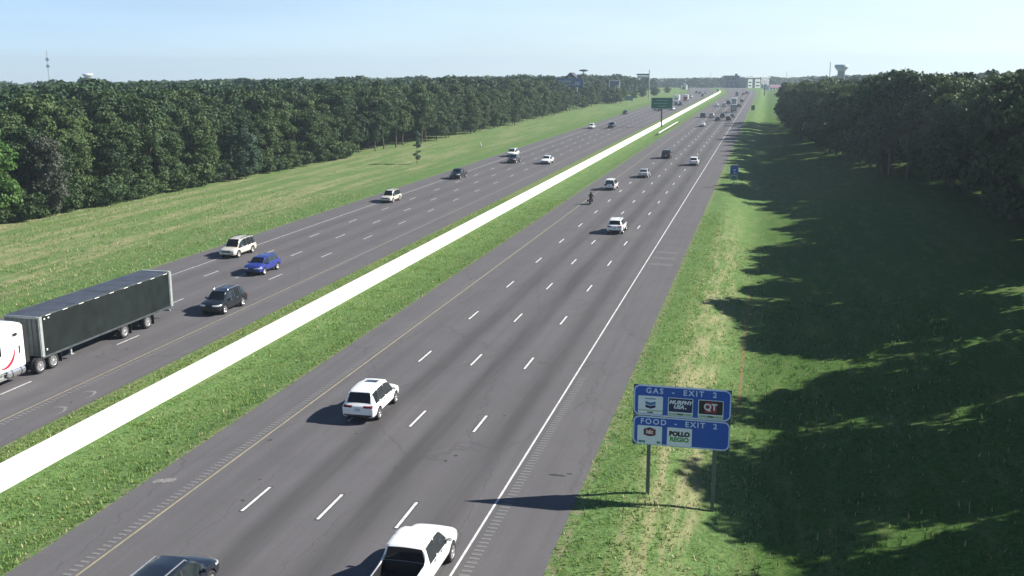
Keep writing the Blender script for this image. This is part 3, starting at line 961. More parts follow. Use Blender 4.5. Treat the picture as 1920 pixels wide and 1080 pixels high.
def semi(x, y_rear, label):
    """tractor and trailer drive towards -Y; local +y is forward, origin under trailer rear"""
    root = empty('semi_truck', (x, y_rear, 0), math.pi)
    cab = mat('cab_white', (0.80, 0.81, 0.82), 0.3, var=0.03, scale=1, coat=0.5)
    curtain = mat('black_curtain', (0.008, 0.013, 0.013), 0.42, var=0.4, scale=1.3, bump=0.25)
    roofm = mat('trailer_roof', (0.055, 0.065, 0.085), 0.55, var=0.25, scale=1.0)
    rail = mat('trailer_rail', (0.10, 0.115, 0.12), 0.4, 0.4, var=0.3, scale=2)
    alu = mat('trailer_aluminium', (0.42, 0.46, 0.45), 0.45, 0.4, var=0.12, scale=3)
    wall = mat('trailer_front_wall', (0.20, 0.225, 0.215), 0.5, 0.3, var=0.2, scale=1.5)
    chassis = MT['trim']
    TL = 15.35; W = 1.28; z0, z1 = 1.02, 3.72
    # trailer: curtain body with shallow folds
    mb = MB(); n = 44
    for sx in (-1, 1):
        vs = []
        for i in range(n + 1):
            t = i / n; yy = .35 + t * (TL - .75); dx = .018 * math.sin(i * 2.1) + .012 * math.sin(i * .77)
            for z, k in ((z0 + .02, 0), (z0 + .9, 1), ((z0 + z1) / 2, 1.3), (z1 - .6, 1), (z1 - .12, 0)):
                vs.append((sx * (W - .035 + dx * k), yy, z))
        fs = [(i * 5 + j, (i + 1) * 5 + j, (i + 1) * 5 + j + 1, i * 5 + j + 1) for i in range(n) for j in range(4)]
        mb.add(vs, fs, 0, True)
    mb.box((0, TL / 2, (z0 + z1) / 2), (2 * W - .14, TL - .3, z1 - z0 - .06))
    mb.build('curtain_side', curtain, root, fix=False)
    mb = MB()
    for i in range(8):
        ya = .1 + i * (TL - .2) / 8; yb = .1 + (i + 1) * (TL - .2) / 8
        mb.box((0, (ya + yb) / 2, z1 - .02 + (.01 if i % 2 else 0)), (2 * W - .16, yb - ya + .001, .05))
    mb.build('trailer_roof', roofm, root)
    mb = MB()
    for sx in (-1, 1):
        mb.box((sx * (W - .03), TL / 2, z1 - .03), (.10, TL - .2, .11), bev=.02)
        mb.box((sx * (W - .01), TL / 2, z0 - .04), (.09, TL - .1, .13), bev=.02)
    mb.build('side_rail', rail, root)
    lamp = mat('marker_lamp', (0.85, 0.85, 0.8), 0.4)
    mb = MB()
    for yy in (TL - .55, TL - .95): mb.box((-(W + .03), yy, z1 - .24), (.03, .14, .09), bev=.01)
    for i in range(9): mb.box((-(W + .026), .8 + i * 1.7, z1 - .05), (.02, .5, .035))
    mb.box((-(W + .03), TL - .55, z0 + .42), (.03, .12, .12), bev=.01)
    mb.build('marker_lamps', lamp, root)
    mb = MB()
    for sx in (-1, 1): mb.box((sx * (W - .01), TL - .17, (z0 + z1) / 2), (.12, .34, z1 - z0 + .05), bev=.05)
    mb.box((0, TL - .02, z1 - .06), (2 * W - .1, .14, .16), bev=.03)
    mb.build('front_corner_post', alu, root)
    mb = MB(); mb.box((0, TL - .1, (z0 + z1) / 2), (2 * W - .2, .08, z1 - z0 - .1))
    for i in range(7): mb.box((-1.05 + i * .35, TL - .045, (z0 + z1) / 2), (.04, .04, z1 - z0 - .3))
    mb.build('front_wall', wall, root)
    mb = MB()
    for sx in (-1, 1): mb.box((sx * (W - .02), .14, (z0 + z1) / 2 - .02), (.16, .36, z1 - z0 + .12), bev=.05)
    mb.box((0, .10, z1 - .02), (2 * W - .1, .3, .16), bev=.03); mb.box((0, .08, z0 - .08), (2 * W - .1, .2, .24), bev=.03)
    mb.build('rear_frame', alu, root)
    mb = MB()
    for sx in (-1, 1):
        mb.box((sx * .6, -.04 + .06, (z0 + z1) / 2), (1.12, .05, z1 - z0 - .25))
    mb.build('rear_door', wall, root)
    mb = MB()
    mb.box((0, .12, .62), (2.2, .1, .12)); mb.box((-.6, .12, .86), (.1, .1, .42)); mb.box((.6, .12, .86), (.1, .1, .42))
    mb.build('underride_guard', alu, root)
    mb = MB()
    for sx in (-1, 1): mb.box((sx * .45, TL / 2, 1.02), (.14, TL - .8, .30))
    for i in range(14): mb.box((0, .9 + i * 1.1, 1.1), (2.3, .08, .10))
    mb.box((0, 7.0 - .1, .95), (2.0, .1, .1))
    mb.build('trailer_chassis', chassis, root)
    mb = MB()
    for sx in (-1, 1):
        mb = MB()
        mb.box((sx * .85, TL - 3.4, .72), (.13, .13, .75)); mb.box((sx * .85, TL - 3.4, .32), (.3, .3, .06)); mb.tube((sx * .8, TL - 3.4, .6), (sx * .75, TL - 4.3, 1.0), .04)
        mb.build('landing_leg', alu, root)
    for yy in (3.46, 6.38):
        for sx in (-1, 1):
            truck_wheel(root, sx * 1.29, yy, m=MT['alloy'])
            mb = MB(); mb.lathe((sx * .95, yy, .51), (sx, 0, 0), [(.001, -.14), (.5, -.13), (.51, 0), (.5, .13), (.001, .14)], 20); mb.build('inner_wheel', MT['tyre'], root)
            mb = MB(); mb.box((sx * 1.08, yy - .72, .52), (.5, .02, .7)); mb.build('mud_flap', MT['tyre'], root)
    mb = MB()
    for yy in (3.46, 6.38): mb.tube((-1.0, yy, .51), (1.0, yy, .51), .08); mb.box((0, yy, .85), (1.5, .9, .2))
    mb.box((-1.05, 6.5, .85), (.25, 1.0, .35)); mb.build('axle', chassis, root)
    # tractor
    f0 = TL - 2.3      # rear of tractor frame
    mb = MB()
    for sx in (-1, 1): mb.box((sx * .42, f0 + 3.9, .90), (.10, 7.8, .26))
    mb.box((0, f0 + 1.1, 1.12), (1.0, .9, .10)); mb.build('tractor_chassis', chassis, root)
    d1, d2 = TL - 1.13, TL + .14
    for yy in (d1, d2):
        for sx in (-1, 1):
            truck_wheel(root, sx * 1.27, yy)
            mb = MB(); mb.lathe((sx * .93, yy, .51), (sx, 0, 0), [(.001, -.14), (.5, -.13), (.51, 0), (.5, .13), (.001, .14)], 20); mb.build('inner_wheel', MT['tyre'], root)
    mb = MB(); mb.tube((-1.0, d1, .51), (1.0, d1, .51), .09); mb.tube((-1.0, d2, .51), (1.0, d2, .51), .09); mb.build('axle', chassis, root)
    for sx in (-1, 1):
        mb = MB(); mb.box((sx * 1.05, d1 - .75, .62), (.5, .02, .72)); mb.build('mud_flap', MT['tyre'], root)
    c0 = TL + 1.3        # back of sleeper
    bx = MB()
    hwid = 1.22
    _secs = [(c0, 1.12, .98, 3.72, 3.90, .96), (c0 + .12, 1.22, .90, 3.80, 3.98, 1.05), (c0 + 1.2, 1.22, .90, 3.80, 4.0, 1.05), (c0 + 2.0, 1.22, .90, 3.60, 3.86, 1.02), (c0 + 2.7, 1.20, .90, 3.05, 3.28, .96), (c0 + 3.0, 1.18, .90, 2.80, 2.98, .94), (c0 + 3.65, 1.16, .85, 1.95, 2.08, .98), (c0 + 3.75, 1.10, .80, 1.85, 1.98, .92), (c0 + 5.2, .98, .70, 1.60, 1.75, .80), (c0 + 5.75, .92, .60, 1.45, 1.55, .70), (c0 + 5.9, .80, .60, 1.25, 1.35, .60)]
    secs = [(a_[0], a_[1], a_[2], a_[3] * .94, a_[4] * .94, a_[5]) for a_ in _secs]
    def sec(s):
        y, w, zb, ze, zt, wt = s
        h = [(w * .9, zb), (w, zb + .1), (w, (zb + ze) / 2), (w, ze), (wt, zt - .03), (wt * .5, zt + .03)]
        return [(a, y, b) for a, b in h] + [(-a, y, b) for a, b in reversed(h)]
    vs = []
    for s in secs: vs += sec(s)
    n = 12
    fs = [(k * n + i, k * n + (i + 1) % n, (k + 1) * n + (i + 1) % n, (k + 1) * n + i) for k in range(len(secs) - 1) for i in range(n)]
    fs += [tuple(range(n)), tuple((len(secs) - 1) * n + i for i in range(n))]
    bx.add(vs, fs, 0, False)
    co = bx.build('cab', cab, root)
    md = co.modifiers.new('bev', 'BEVEL'); md.width = .05; md.segments = 2; md.limit_method = 'ANGLE'; md.angle_limit = R(20)
    # windshield, side windows, sleeper windows
    mb = MB()
    y0_, y1_ = c0 + 3.04, c0 + 3.62
    mb.add([(-1.0, y0_ + .02, 2.68), (1.0, y0_ + .02, 2.68), (1.06, y1_ + .02, 1.98), (-1.06, y1_ + .02, 1.98), (-1.0, y0_ - .05, 2.68), (1.0, y0_ - .05, 2.68), (1.06, y1_ - .05, 1.98), (-1.06, y1_ - .05, 1.98)],
           [(0, 1, 2, 3), (7, 6, 5, 4), (0, 4, 5, 1), (2, 6, 7, 3), (1, 5, 6, 2), (0, 3, 7, 4)])
    mb.build('windshield', MT['glass'], root)
    for sx in (-1, 1):
        mb = MB(); mb.box((sx * 1.205, c0 + 2.55, 2.35), (.03, .85, .62), bev=.02); mb.build('side_window', MT['glass'], root)
        mb = MB(); mb.box((sx * 1.225, c0 + .85, 3.12), (.03, .42, .20), bev=.08); mb.build('sleeper_window', MT['trim'], root)
        mb = MB(); mb.box((sx * 1.225, c0 + .56, 2.10), (.03, .14, .50), bev=.06); mb.build('air_vent', MT['trim'], root)
        mb = MB(); mb.box((sx * 1.225, c0 + 1.3, 2.55), (.02, .5, .05), bev=.01); mb.build('grab_handle', MT['steel'], root)
        # red swoosh emblem
        red = MT.get('swoosh') or mat('swoosh_red', (0.42, 0.02, 0.05), 0.4); MT['swoosh'] = red
        mb = MB(); N = 22; vs = []; ccy, ccz = c0 + 2.15, 2.75
        for i in range(N + 1):
            t = R(200 + (350 - 200) * i / N) if sx < 0 else R(200 + (350 - 200) * i / N)
            t = R(262 + 95 * i / N); wd = .10 * math.sin(math.pi * (i + .6) / (N + 1.2)) + .006
            rr = 1.15
            for q in (rr - wd, rr + wd): vs.append((sx * 1.232, ccy - q * math.sin(t + math.pi / 2) * 1.0, ccz + q * math.cos(t + math.pi / 2) * .0 - q * (-math.cos(t + math.pi / 2)) * .0))
        # arc: from the sleeper's rear going down and forward
        vs = []
        for i in range(N + 1):
            t = i / N; a = R(5 + 100 * t); wd = .085 * math.sin(math.pi * (t * .9 + .06)) + .008
            for q in (-wd, wd):
                rr = 1.0 + q
                vs.append((sx * 1.236, c0 + 2.05 - math.cos(a) * rr * 1.05, 2.28 - math.sin(a) * rr * 1.05))
        fs = [(2 * i, 2 * i + 1, 2 * i + 3, 2 * i + 2) for i in range(N)]
        mb.add(vs, fs); mb.add([(v[0] + sx * .006, v[1], v[2]) for v in vs], fs)
        mb.build('swoosh_emblem', red, root)
        # fuel tank, steps, fairing
        mb = MB(); mb.tube((sx * .98, c0 + .25, .72), (sx * .98, c0 + 1.75, .72), .31, n=20); mb.build('fuel_tank', MT['chrome'], root)
        mb = MB()
        for yy in (c0 + .6, c0 + 1.4): mb.lathe((sx * .98, yy, .72), (0, 1, 0), [(.32, -.04), (.325, 0), (.32, .04)], 20)
        mb.build('tank_strap', MT['trim'], root)
        mb = MB(); mb.box((sx * 1.08, c0 + 2.35, .55), (.34, .9, .05)); mb.box((sx * 1.08, c0 + 2.35, .88), (.30, .8, .05)); mb.box((sx * 1.0, c0 + 2.35, .7), (.05, .9, .4))
        mb.build('cab_step', MT['steel'], root)
        mb = MB(); mb.box((sx * 1.42, c0 + 3.1, 2.35), (.24, .12, .65), bev=.04); mb.tube((sx * 1.15, c0 + 3.0, 2.6), (sx * 1.42, c0 + 3.1, 2.6), .025); mb.build('wing_mirror', cab, root)
        truck_wheel(root, sx * 1.2, c0 + 4.75)
        mb = MB(); mb.box((sx * .86, c0 + 5.72, 1.05), (.26, .18, .22), bev=.05); mb.build('headlight', MT['clear_lens'], root)
        mb = MB(); mb.box((sx * 1.05, c0 + 4.75, 1.12), (.36, 1.35, .10), bev=.05); mb.box((sx * 1.0, c0 + 5.35, .85), (.3, .2, .5), bev=.05); mb.build('fender', cab, root)
        mb = MB(); mb.box((sx * 1.10, c0 - .12, 2.35), (.05, .5, 2.6)); mb.build('side_extender', MT['trim'], root)
    mb = MB(); mb.box((0, c0 + 5.86, 1.0), (1.0, .12, .7), bev=.04); mb.build('grille', MT['chrome'], root)
    mb = MB(); mb.box((0, c0 + 5.95, .52), (2.2, .25, .32), bev=.08); mb.build('bumper', MT['chrome'], root)
    mb = MB(); mb.tube((0.9, c0 - .15, 1.0), (0.9, c0 - .15, 3.9), .07); mb.build('exhaust_stack', MT['chrome'], root)
    return tag(root, label, 'truck')


semi(-24.2, 70.1, 'white semi truck hauling a long black curtain sided trailer, cut off by the left edge')


def box_truck(x, y, facing, label, box_col, cab_col, L=8.0, H=3.7, name='box_truck', z=0):
    root = empty(name, (x, y, z), 0 if facing > 0 else math.pi)
    mb = MB(); mb.box((0, -.9, H / 2 + .45), (2.45, L - 2.3, H - .95), bev=.05); mb.build('cargo_box', box_col, root)
    mb = MB(); mb.box((0, -L / 2 + .24, H / 2 + .4), (2.1, .06, H - 1.35)); mb.build('rear_door', MT['steel'], root)
    mb = MB()
    pr = [(L / 2 - 2.0, .5), (L / 2, .5), (L / 2, 1.35), (L / 2 - .55, 1.55), (L / 2 - .95, 2.35), (L / 2 - 2.0, 2.45)]
    mb.prism(pr, -1.05, 1.05, plane='yz'); mb.build('cab', cab_col, root)
    mb = MB(); mb.add([(-.9, L / 2 - .58, 1.62), (.9, L / 2 - .58, 1.62), (.85, L / 2 - .90, 2.28), (-.85, L / 2 - .90, 2.28), (-.9, L / 2 - .50, 1.66), (.9, L / 2 - .50, 1.66), (.85, L / 2 - .82, 2.32), (-.85, L / 2 - .82, 2.32)], [(0, 1, 2, 3), (7, 6, 5, 4), (0, 4, 5, 1), (2, 6, 7, 3), (1, 5, 6, 2), (0, 3, 7, 4)])
    mb.build('windshield', MT['glass'], root)
    for sx in (-1, 1):
        mb = MB(); mb.box((sx * 1.06, L / 2 - 1.35, 1.95), (.03, .65, .55)); mb.build('side_window', MT['glass'], root)
        wheel(root, sx * 1.08, L / 2 - 1.15, .45, .26, MT['alloy']); wheel(root, sx * 1.18, -L / 2 + 1.7, .45, .3, MT['alloy'])
        mb = MB(); mb.box((sx * 1.05, -L / 2 + .2, .75), (.22, .06, .14)); mb.build('tail_light', MT['red_lens'], root)
        mb = MB(); mb.box((sx * .8, L / 2 + .01, .95), (.3, .05, .2)); mb.build('headlight', MT['clear_lens'], root)
    mb = MB(); mb.box((0, 0, .62), (.9, L - .6, .25)); mb.build('chassis', MT['trim'], root)
    return tag(root, label, 'truck')


# ------------------------------------------------------------ place the traffic
idx = build_index()
KT = {k: kid_tree(o, idx) for k, o in PROTO.items()}
GR = 'vehicles driving away in the right carriageway'
GL = 'vehicles coming towards the camera in the left carriageway'
TR = [
    # near and middle, right carriageway
    ('pickup', 9.6, 34.3, 1, 'white crew cab pickup truck with an open dark bed at the bottom edge', 'pickup truck', 'white_pickup_truck', 0, 1.0),
    ('suv_navy', 1.40, 30.45, 1, 'dark navy SUV with two bright silver roof rails cut off by the bottom edge', 'suv', 'navy_suv', 0, 1.0),
    ('suv', 0.62, 52.9, 1, 'white SUV with sunroof straddling a lane line alone in the foreground', 'suv', 'white_suv', 0.03, 1.0),
    ('suv_white2', 5.2, 121.2, 1, 'white SUV in the middle lane right of and nearer than the motorcycle', 'suv', 'white_suv', 0, 1.0),
    ('boxy_white', -1.85, 164.4, 1, 'white and dark SUV just ahead of the motorcycle', 'suv', 'white_suv', 0, 0.92),
    ('sedan', 1.2, 184.0, 1, 'silver sedan in the second lane ahead of the SUV passing the motorcycle', 'car', 'silver_sedan', 0, 1.0),
    ('boxy_grey', 1.5, 223.8, 1, 'dark grey upright van-like SUV ahead of the silver sedan', 'suv', 'grey_suv', 0, 1.02),
    ('suv_white2', 8.35, 208.8, 1, 'white SUV with a dark shaded tailgate in the outer lane by the white edge line', 'suv', 'white_suv', 0, 1.0),
    ('sedan_white', 1.75, 344.6, 1, 'small white car alone between the dark cluster and the silver sedan', 'car', 'white_sedan', 0, 1.0),
    # far cluster
    ('boxy_grey', -1.7, 405.0, 1, 'dark SUV leftmost of the far cluster beside the grass median', 'suv', 'grey_suv', 0, 1.0),
    ('suv_silver', 1.6, 405.5, 1, 'silver car with sunlit right flank second from left in the far cluster', 'car', 'silver_suv', 0, 1.0),
    ('sedan_black', 4.9, 382.5, 1, 'low black car nearest in the middle of the far cluster', 'car', 'black_sedan', 0, 1.05),
    ('suv_dgrey', 5.6, 406.5, 1, 'dark grey SUV close behind the low black car in the far cluster', 'suv', 'grey_suv', 0, 1.0),
    ('suv2', 8.7, 383.3, 1, 'black SUV at the nearest right corner of the far cluster', 'suv', 'black_suv', 0, 1.0),
    ('sedan_grey', 9.3, 407.5, 1, 'grey sedan by the edge line in the far cluster', 'car', 'grey_sedan', 0, 1.05),
    ('suv_dgrey', 2.8, 546.0, 1, 'dark SUV left of the distant white box truck', 'suv', 'grey_suv', 0, 1.25),
    ('suv2', 8.6, 581.0, 1, 'black SUV beyond and right of the distant white box truck', 'suv', 'black_suv', 0, 1.0),
    ('sedan_black', 9.0, 513.0, 1, 'black car hugging the edge line beside the box truck', 'car', 'black_sedan', 0, 1.1),
    ('suv_white2', -1.9, 517.0, 1, 'white car leftmost in the row beside the distant box truck', 'car', 'white_suv', 0, 1.0),
    ('boxy_white', 1.8, 518.0, 1, 'white car between the leftmost white one and the box truck', 'car', 'white_suv', 0, 0.95),
    ('suv_navy', 2.4, 704.0, 1, 'dark car in the left lane just short of the hotel', 'car', 'navy_suv', 0, 1.0),
    ('sedan_black', 1.0, 756.0, 1, 'farthest black car of the left lanes short of the hotel', 'car', 'black_sedan', 0, 1.1),
    ('sedan_red', 6.0, 729.0, 1, 'distant dark red car in the right carriageway', 'car', 'red_sedan', 0, 1.15),
    ('suv2', 7.6, 760.0, 1, 'farthest black car by the white edge line', 'car', 'black_suv', 0, 1.0),
    # left carriageway, coming
    ('suv2', -20.45, 73.6, -1, 'black SUV with silver roof rails just behind the semi truck', 'suv', 'black_suv', 0, 1.02),
    ('hatch', -24.75, 88.7, -1, 'bright blue compact car between the black SUV and the large white SUV', 'car', 'blue_hatchback', 0, 1.02),
    ('boxy', -31.6, 96.5, -1, 'large pale beige SUV in the far lane abreast of the blue car', 'suv', 'large_suv', 0, 0.98),
    ('boxy', -31.2, 141.5, -1, 'pale beige SUV with shaded nose, farther up the far lane', 'suv', 'large_suv', 0, 0.92),
    ('pickup_black', -30.7, 174.5, -1, 'black pickup truck in the far lane of the left carriageway', 'pickup truck', 'black_pickup_truck', 0, 0.92),
    ('suv', -32.0, 220.5, -1, 'white SUV in the far lane directly beyond the dark pickup truck', 'suv', 'white_suv', 0, 1.0),
    ('pickup_grey', -28.2, 206.0, -1, 'dark grey pickup truck side by side with a white SUV', 'pickup truck', 'grey_pickup_truck', 0, 0.9),
    ('sedan_white', -21.1, 205.5, -1, 'white sedan in the lane nearest the yellow line of the left carriageway', 'car', 'white_sedan', 0, 1.1),
    ('suv_white2', -31.8, 325.0, -1, 'white SUV beside a black one where the woodland edge turns', 'suv', 'white_suv', 0, 0.95),
    ('suv2', -26.0, 330.0, -1, 'black SUV beside a white one below the green sign', 'suv', 'black_suv', 0, 1.15),
    ('sedan_black', -34.6, 427.0, -1, 'small black car on the outer shoulder of the left carriageway', 'car', 'black_sedan', 0, 1.1),
    ('suv', -26.2, 468.0, -1, 'white SUV leftmost of the row seen under the green sign', 'suv', 'white_suv', 0, 1.0),
    ('suv_dgrey', -23.7, 460.0, -1, 'dark SUV beside the green sign post in the left carriageway', 'suv', 'grey_suv', 0, 1.0),
    ('boxy_white', -22.6, 481.0, -1, 'white SUV just right of the green sign post', 'suv', 'white_suv', 0, 1.0),
    ('sedan_white', -19.2, 470.0, -1, 'white sedan in the lane by the barrier right of the green sign', 'car', 'white_sedan', 0, 1.1),
    ('suv_navy', -22.3, 527.0, -1, 'dark SUV in front of the distant white lorry', 'suv', 'navy_suv', 0, 1.0),
    ('suv2', -20.0, 526.0, -1, 'black SUV nearest the barrier in front of the two distant trucks', 'suv', 'black_suv', 0, 1.0),
    ('suv', -24.6, 662.0, -1, 'white SUV following the distant red and white trucks', 'suv', 'white_suv', 0, 1.0),
    ('suv_navy', -28.0, 765.0, -1, 'dark car leftmost at the crest of the left carriageway', 'car', 'navy_suv', 0, 1.0),
    ('sedan_black', -24.7, 752.0, -1, 'black car in the middle lanes at the crest of the left carriageway', 'car', 'black_sedan', 0, 1.1),
    ('sedan', -21.6, 766.0, -1, 'pale silver car at the crest of the left carriageway', 'car', 'silver_sedan', 0, 1.1),
    ('suv_dgrey', -18.9, 686.0, -1, 'grey SUV in the lane by the barrier near the crest', 'suv', 'grey_suv', 0, 1.0),
]
used = set()
firsts = []
for (key, x, y, fc, label, cat, nm, rz, sc) in TR:
    if key in used:
        o = copy_tree(PROTO[key], KT[key])
    else:
        used.add(key); o = PROTO[key]
    _place(o, x, y, fc, label, cat, None, GR if fc > 0 else GL, nm, rz, sc, 0)
for k, o in PROTO.items():
    if k not in used:
        def rm(lst):
            for c, s in lst: rm(s); bpy.data.objects.remove(c)
        rm(KT[k]); bpy.data.objects.remove(o)
box_truck(6.2, 527.5, 1, 'white box truck with sunlit right side in the far traffic', PW, PW, 9, 3.9)
box_truck(8.3, 455.0, 1, 'tall dark enclosed truck right behind the far cluster of cars', PDG, PB, 8, 3.3, 'dark_truck')
box_truck(-25.9, 574, -1, 'white lorry leading the pair of far trucks in the left carriageway', PW, PW, 10, 3.9, 'white_lorry')
box_truck(-22.7, 594, -1, 'white truck with red cab at the rear of the pair of far trucks', PW, PR, 9, 3.5, 'white_lorry')


# ------------------------------------------------------------ motorcycle and rider
def motorcycle(x, y):
    root = empty('motorcycle', (x, y, 0), 0)
    for yy, nm in ((-.75, 'rear_wheel'), (.80, 'front_wheel')):
        mb = MB(); mb.lathe((0, yy, .32), (1, 0, 0), [(.20, -.07), (.29, -.08), (.33, -.03), (.33, .03), (.29, .08), (.20, .07), (.20, -.07)], 22)
        w = mb.build(nm, MT['tyre'], root)
        mb = MB(); mb.lathe((0, yy, .32), (1, 0, 0), [(.21, -.03), (.21, .03), (.001, .04)], 16); mb.lathe((0, yy, .32), (1, 0, 0), [(.21, .03), (.21, -.03), (.001, -.04)], 16); mb.build('rim', MT['alloy'], w)
    mb = MB(); mb.box((0, 0, .42), (.34, .55, .36), bev=.06); mb.tube((0, -.6, .34), (0, -.1, .45), .05); mb.build('engine', MT['steel'], root)
    mb = MB(); mb.tube((0, .15, .62), (0, .5, .85), .06); mb.tube((0, -.45, .6), (0, .15, .62), .05); mb.build('frame', MT['trim'], root)
    for sx in (-1, 1):
        mb = MB(); mb.tube((sx * .09, .80, .32), (sx * .08, .50, .98), .03); mb.build('fork', MT['chrome'], root)
        mb = MB(); mb.tube((sx * .20, .1, .32), (sx * .24, -.95, .36), .05, .065); mb.build('exhaust_pipe', MT['chrome'], root)
        mb = MB(); mb.box((sx * .32, -.72, .62), (.20, .5, .34), bev=.06); mb.build('pannier', PB, root)
    mb = MB(); mb.tube((-.38, .32, 1.05), (0, .5, 1.0), .02); mb.tube((.38, .32, 1.05), (0, .5, 1.0), .02); mb.build('handlebar', MT['trim'], root)
    mb = MB(); mb.box((0, .22, .86), (.30, .52, .26), bev=.1); mb.build('fuel_tank', PB, root)
    mb = MB(); mb.box((0, -.35, .78), (.32, .70, .14), bev=.06); mb.build('seat', MT['trim'], root)
    mb = MB(); mb.box((0, -1.0, .72), (.2, .06, .1), bev=.02); mb.build('tail_light', MT['red_lens'], root)
    mb = MB(); mb.box((0, .66, .98), (.22, .14, .2), bev=.06); mb.build('headlight', MT['clear_lens'], root)
    mb = MB(); mb.box((0, .62, 1.18), (.34, .04, .3), bev=.02); mb.build('windscreen', MT['glass_clear'], root)
    tag(root, 'black touring motorcycle carrying a rider in the left lane near the yellow line', 'motorcycle')
    # rider: one continuous skinned body
    J = {'pel': (0, -.25, .90), 'sp': (0, -.20, 1.12), 'ch': (0, -.10, 1.32), 'nk': (0, -.04, 1.50), 'hd': (0, 0, 1.62), 'ht': (0, 0.02, 1.72),
         'ls': (-.19, -.10, 1.42), 'le': (-.34, .08, 1.20), 'lw': (-.36, .30, 1.10), 'lh': (-.36, .37, 1.08),
         'rs': (.19, -.10, 1.42), 're': (.34, .08, 1.20), 'rw': (.36, .30, 1.10), 'rh': (.36, .37, 1.08),
         'lhp': (-.12, -.22, .88), 'lk': (-.26, .22, .78), 'la': (-.25, .05, .38), 'lt': (-.26, .22, .32),
         'rhp': (.12, -.22, .88), 'rk': (.26, .22, .78), 'ra': (.25, .05, .38), 'rt': (.26, .22, .32)}
    rad = {'pel': .17, 'sp': .16, 'ch': .18, 'nk': .07, 'hd': .09, 'ht': .06, 's': .075, 'e': .055, 'w': .04, 'h': .045, 'hp': .10, 'k': .07, 'a': .05, 't': .045}
    E_ = [('pel', 'sp'), ('sp', 'ch'), ('ch', 'nk'), ('nk', 'hd'), ('hd', 'ht')]
    for s in 'lr': E_ += [('ch', s + 's'), (s + 's', s + 'e'), (s + 'e', s + 'w'), (s + 'w', s + 'h'), ('pel', s + 'hp'), (s + 'hp', s + 'k'), (s + 'k', s + 'a'), (s + 'a', s + 't')]
    keys = list(J); me = bpy.data.meshes.new('person')
    me.from_pydata([J[k] for k in keys], [(keys.index(a), keys.index(b)) for a, b in E_], [])
    o = bpy.data.objects.new('person', me); COL.objects.link(o)
    o.modifiers.new('sk', 'SKIN'); sv = me.skin_vertices[0].data
    for i, k in enumerate(keys):
        r_ = rad.get(k) or rad[k[1:]]; sv[i].radius = (r_, r_)
    sv[0].use_root = True
    ss = o.modifiers.new('ss', 'SUBSURF'); ss.levels = 1; ss.render_levels = 1
    me.materials.append(mat('rider_jacket', (0.015, 0.015, 0.018), .7))
    bpy.context.view_layer.update()
    ev = bpy.data.meshes.new_from_object(o.evaluated_get(bpy.context.evaluated_depsgraph_get()))
    bpy.data.objects.remove(o)
    o = bpy.data.objects.new('person', ev); COL.objects.link(o); o.location = (x, y, 0)
    if not ev.materials: ev.materials.append(bpy.data.materials['rider_jacket'])
    tag(o, 'person in black riding gear and helmet sitting upright on the motorcycle', 'person')
    mb = MB(); mb.lathe((0, .02, 1.66), (0, 0, 1), [(.001, -.15), (.11, -.14), (.15, -.05), (.155, .02), (.12, .11), (.06, .15), (.001, .16)], 18)
    mb.build('helmet', PB, o)
    mb = MB(); mb.box((0, .155, 1.66), (.2, .05, .09), bev=.02); mb.build('visor', MT['glass'], o)
    # fingers curled round the grips
    sk = mat('glove_leather', (0.02, 0.02, 0.02), .7)
    for sx in (-1, 1):
        mb = MB()
        for i in range(4):
            xx = sx * (.33 + i * .022); mb.tube((xx, .35, 1.10), (xx, .385, 1.075 - .004 * i), .011, .010, 6); mb.tube((xx, .385, 1.075 - .004 * i), (xx, .36, 1.045), .010, .009, 6)
        mb.tube((sx * .32, .34, 1.08), (sx * .31, .37, 1.06), .012, .010, 6)
        mb.build('glove_fingers', sk, o)


motorcycle(-2.0, 145.2)


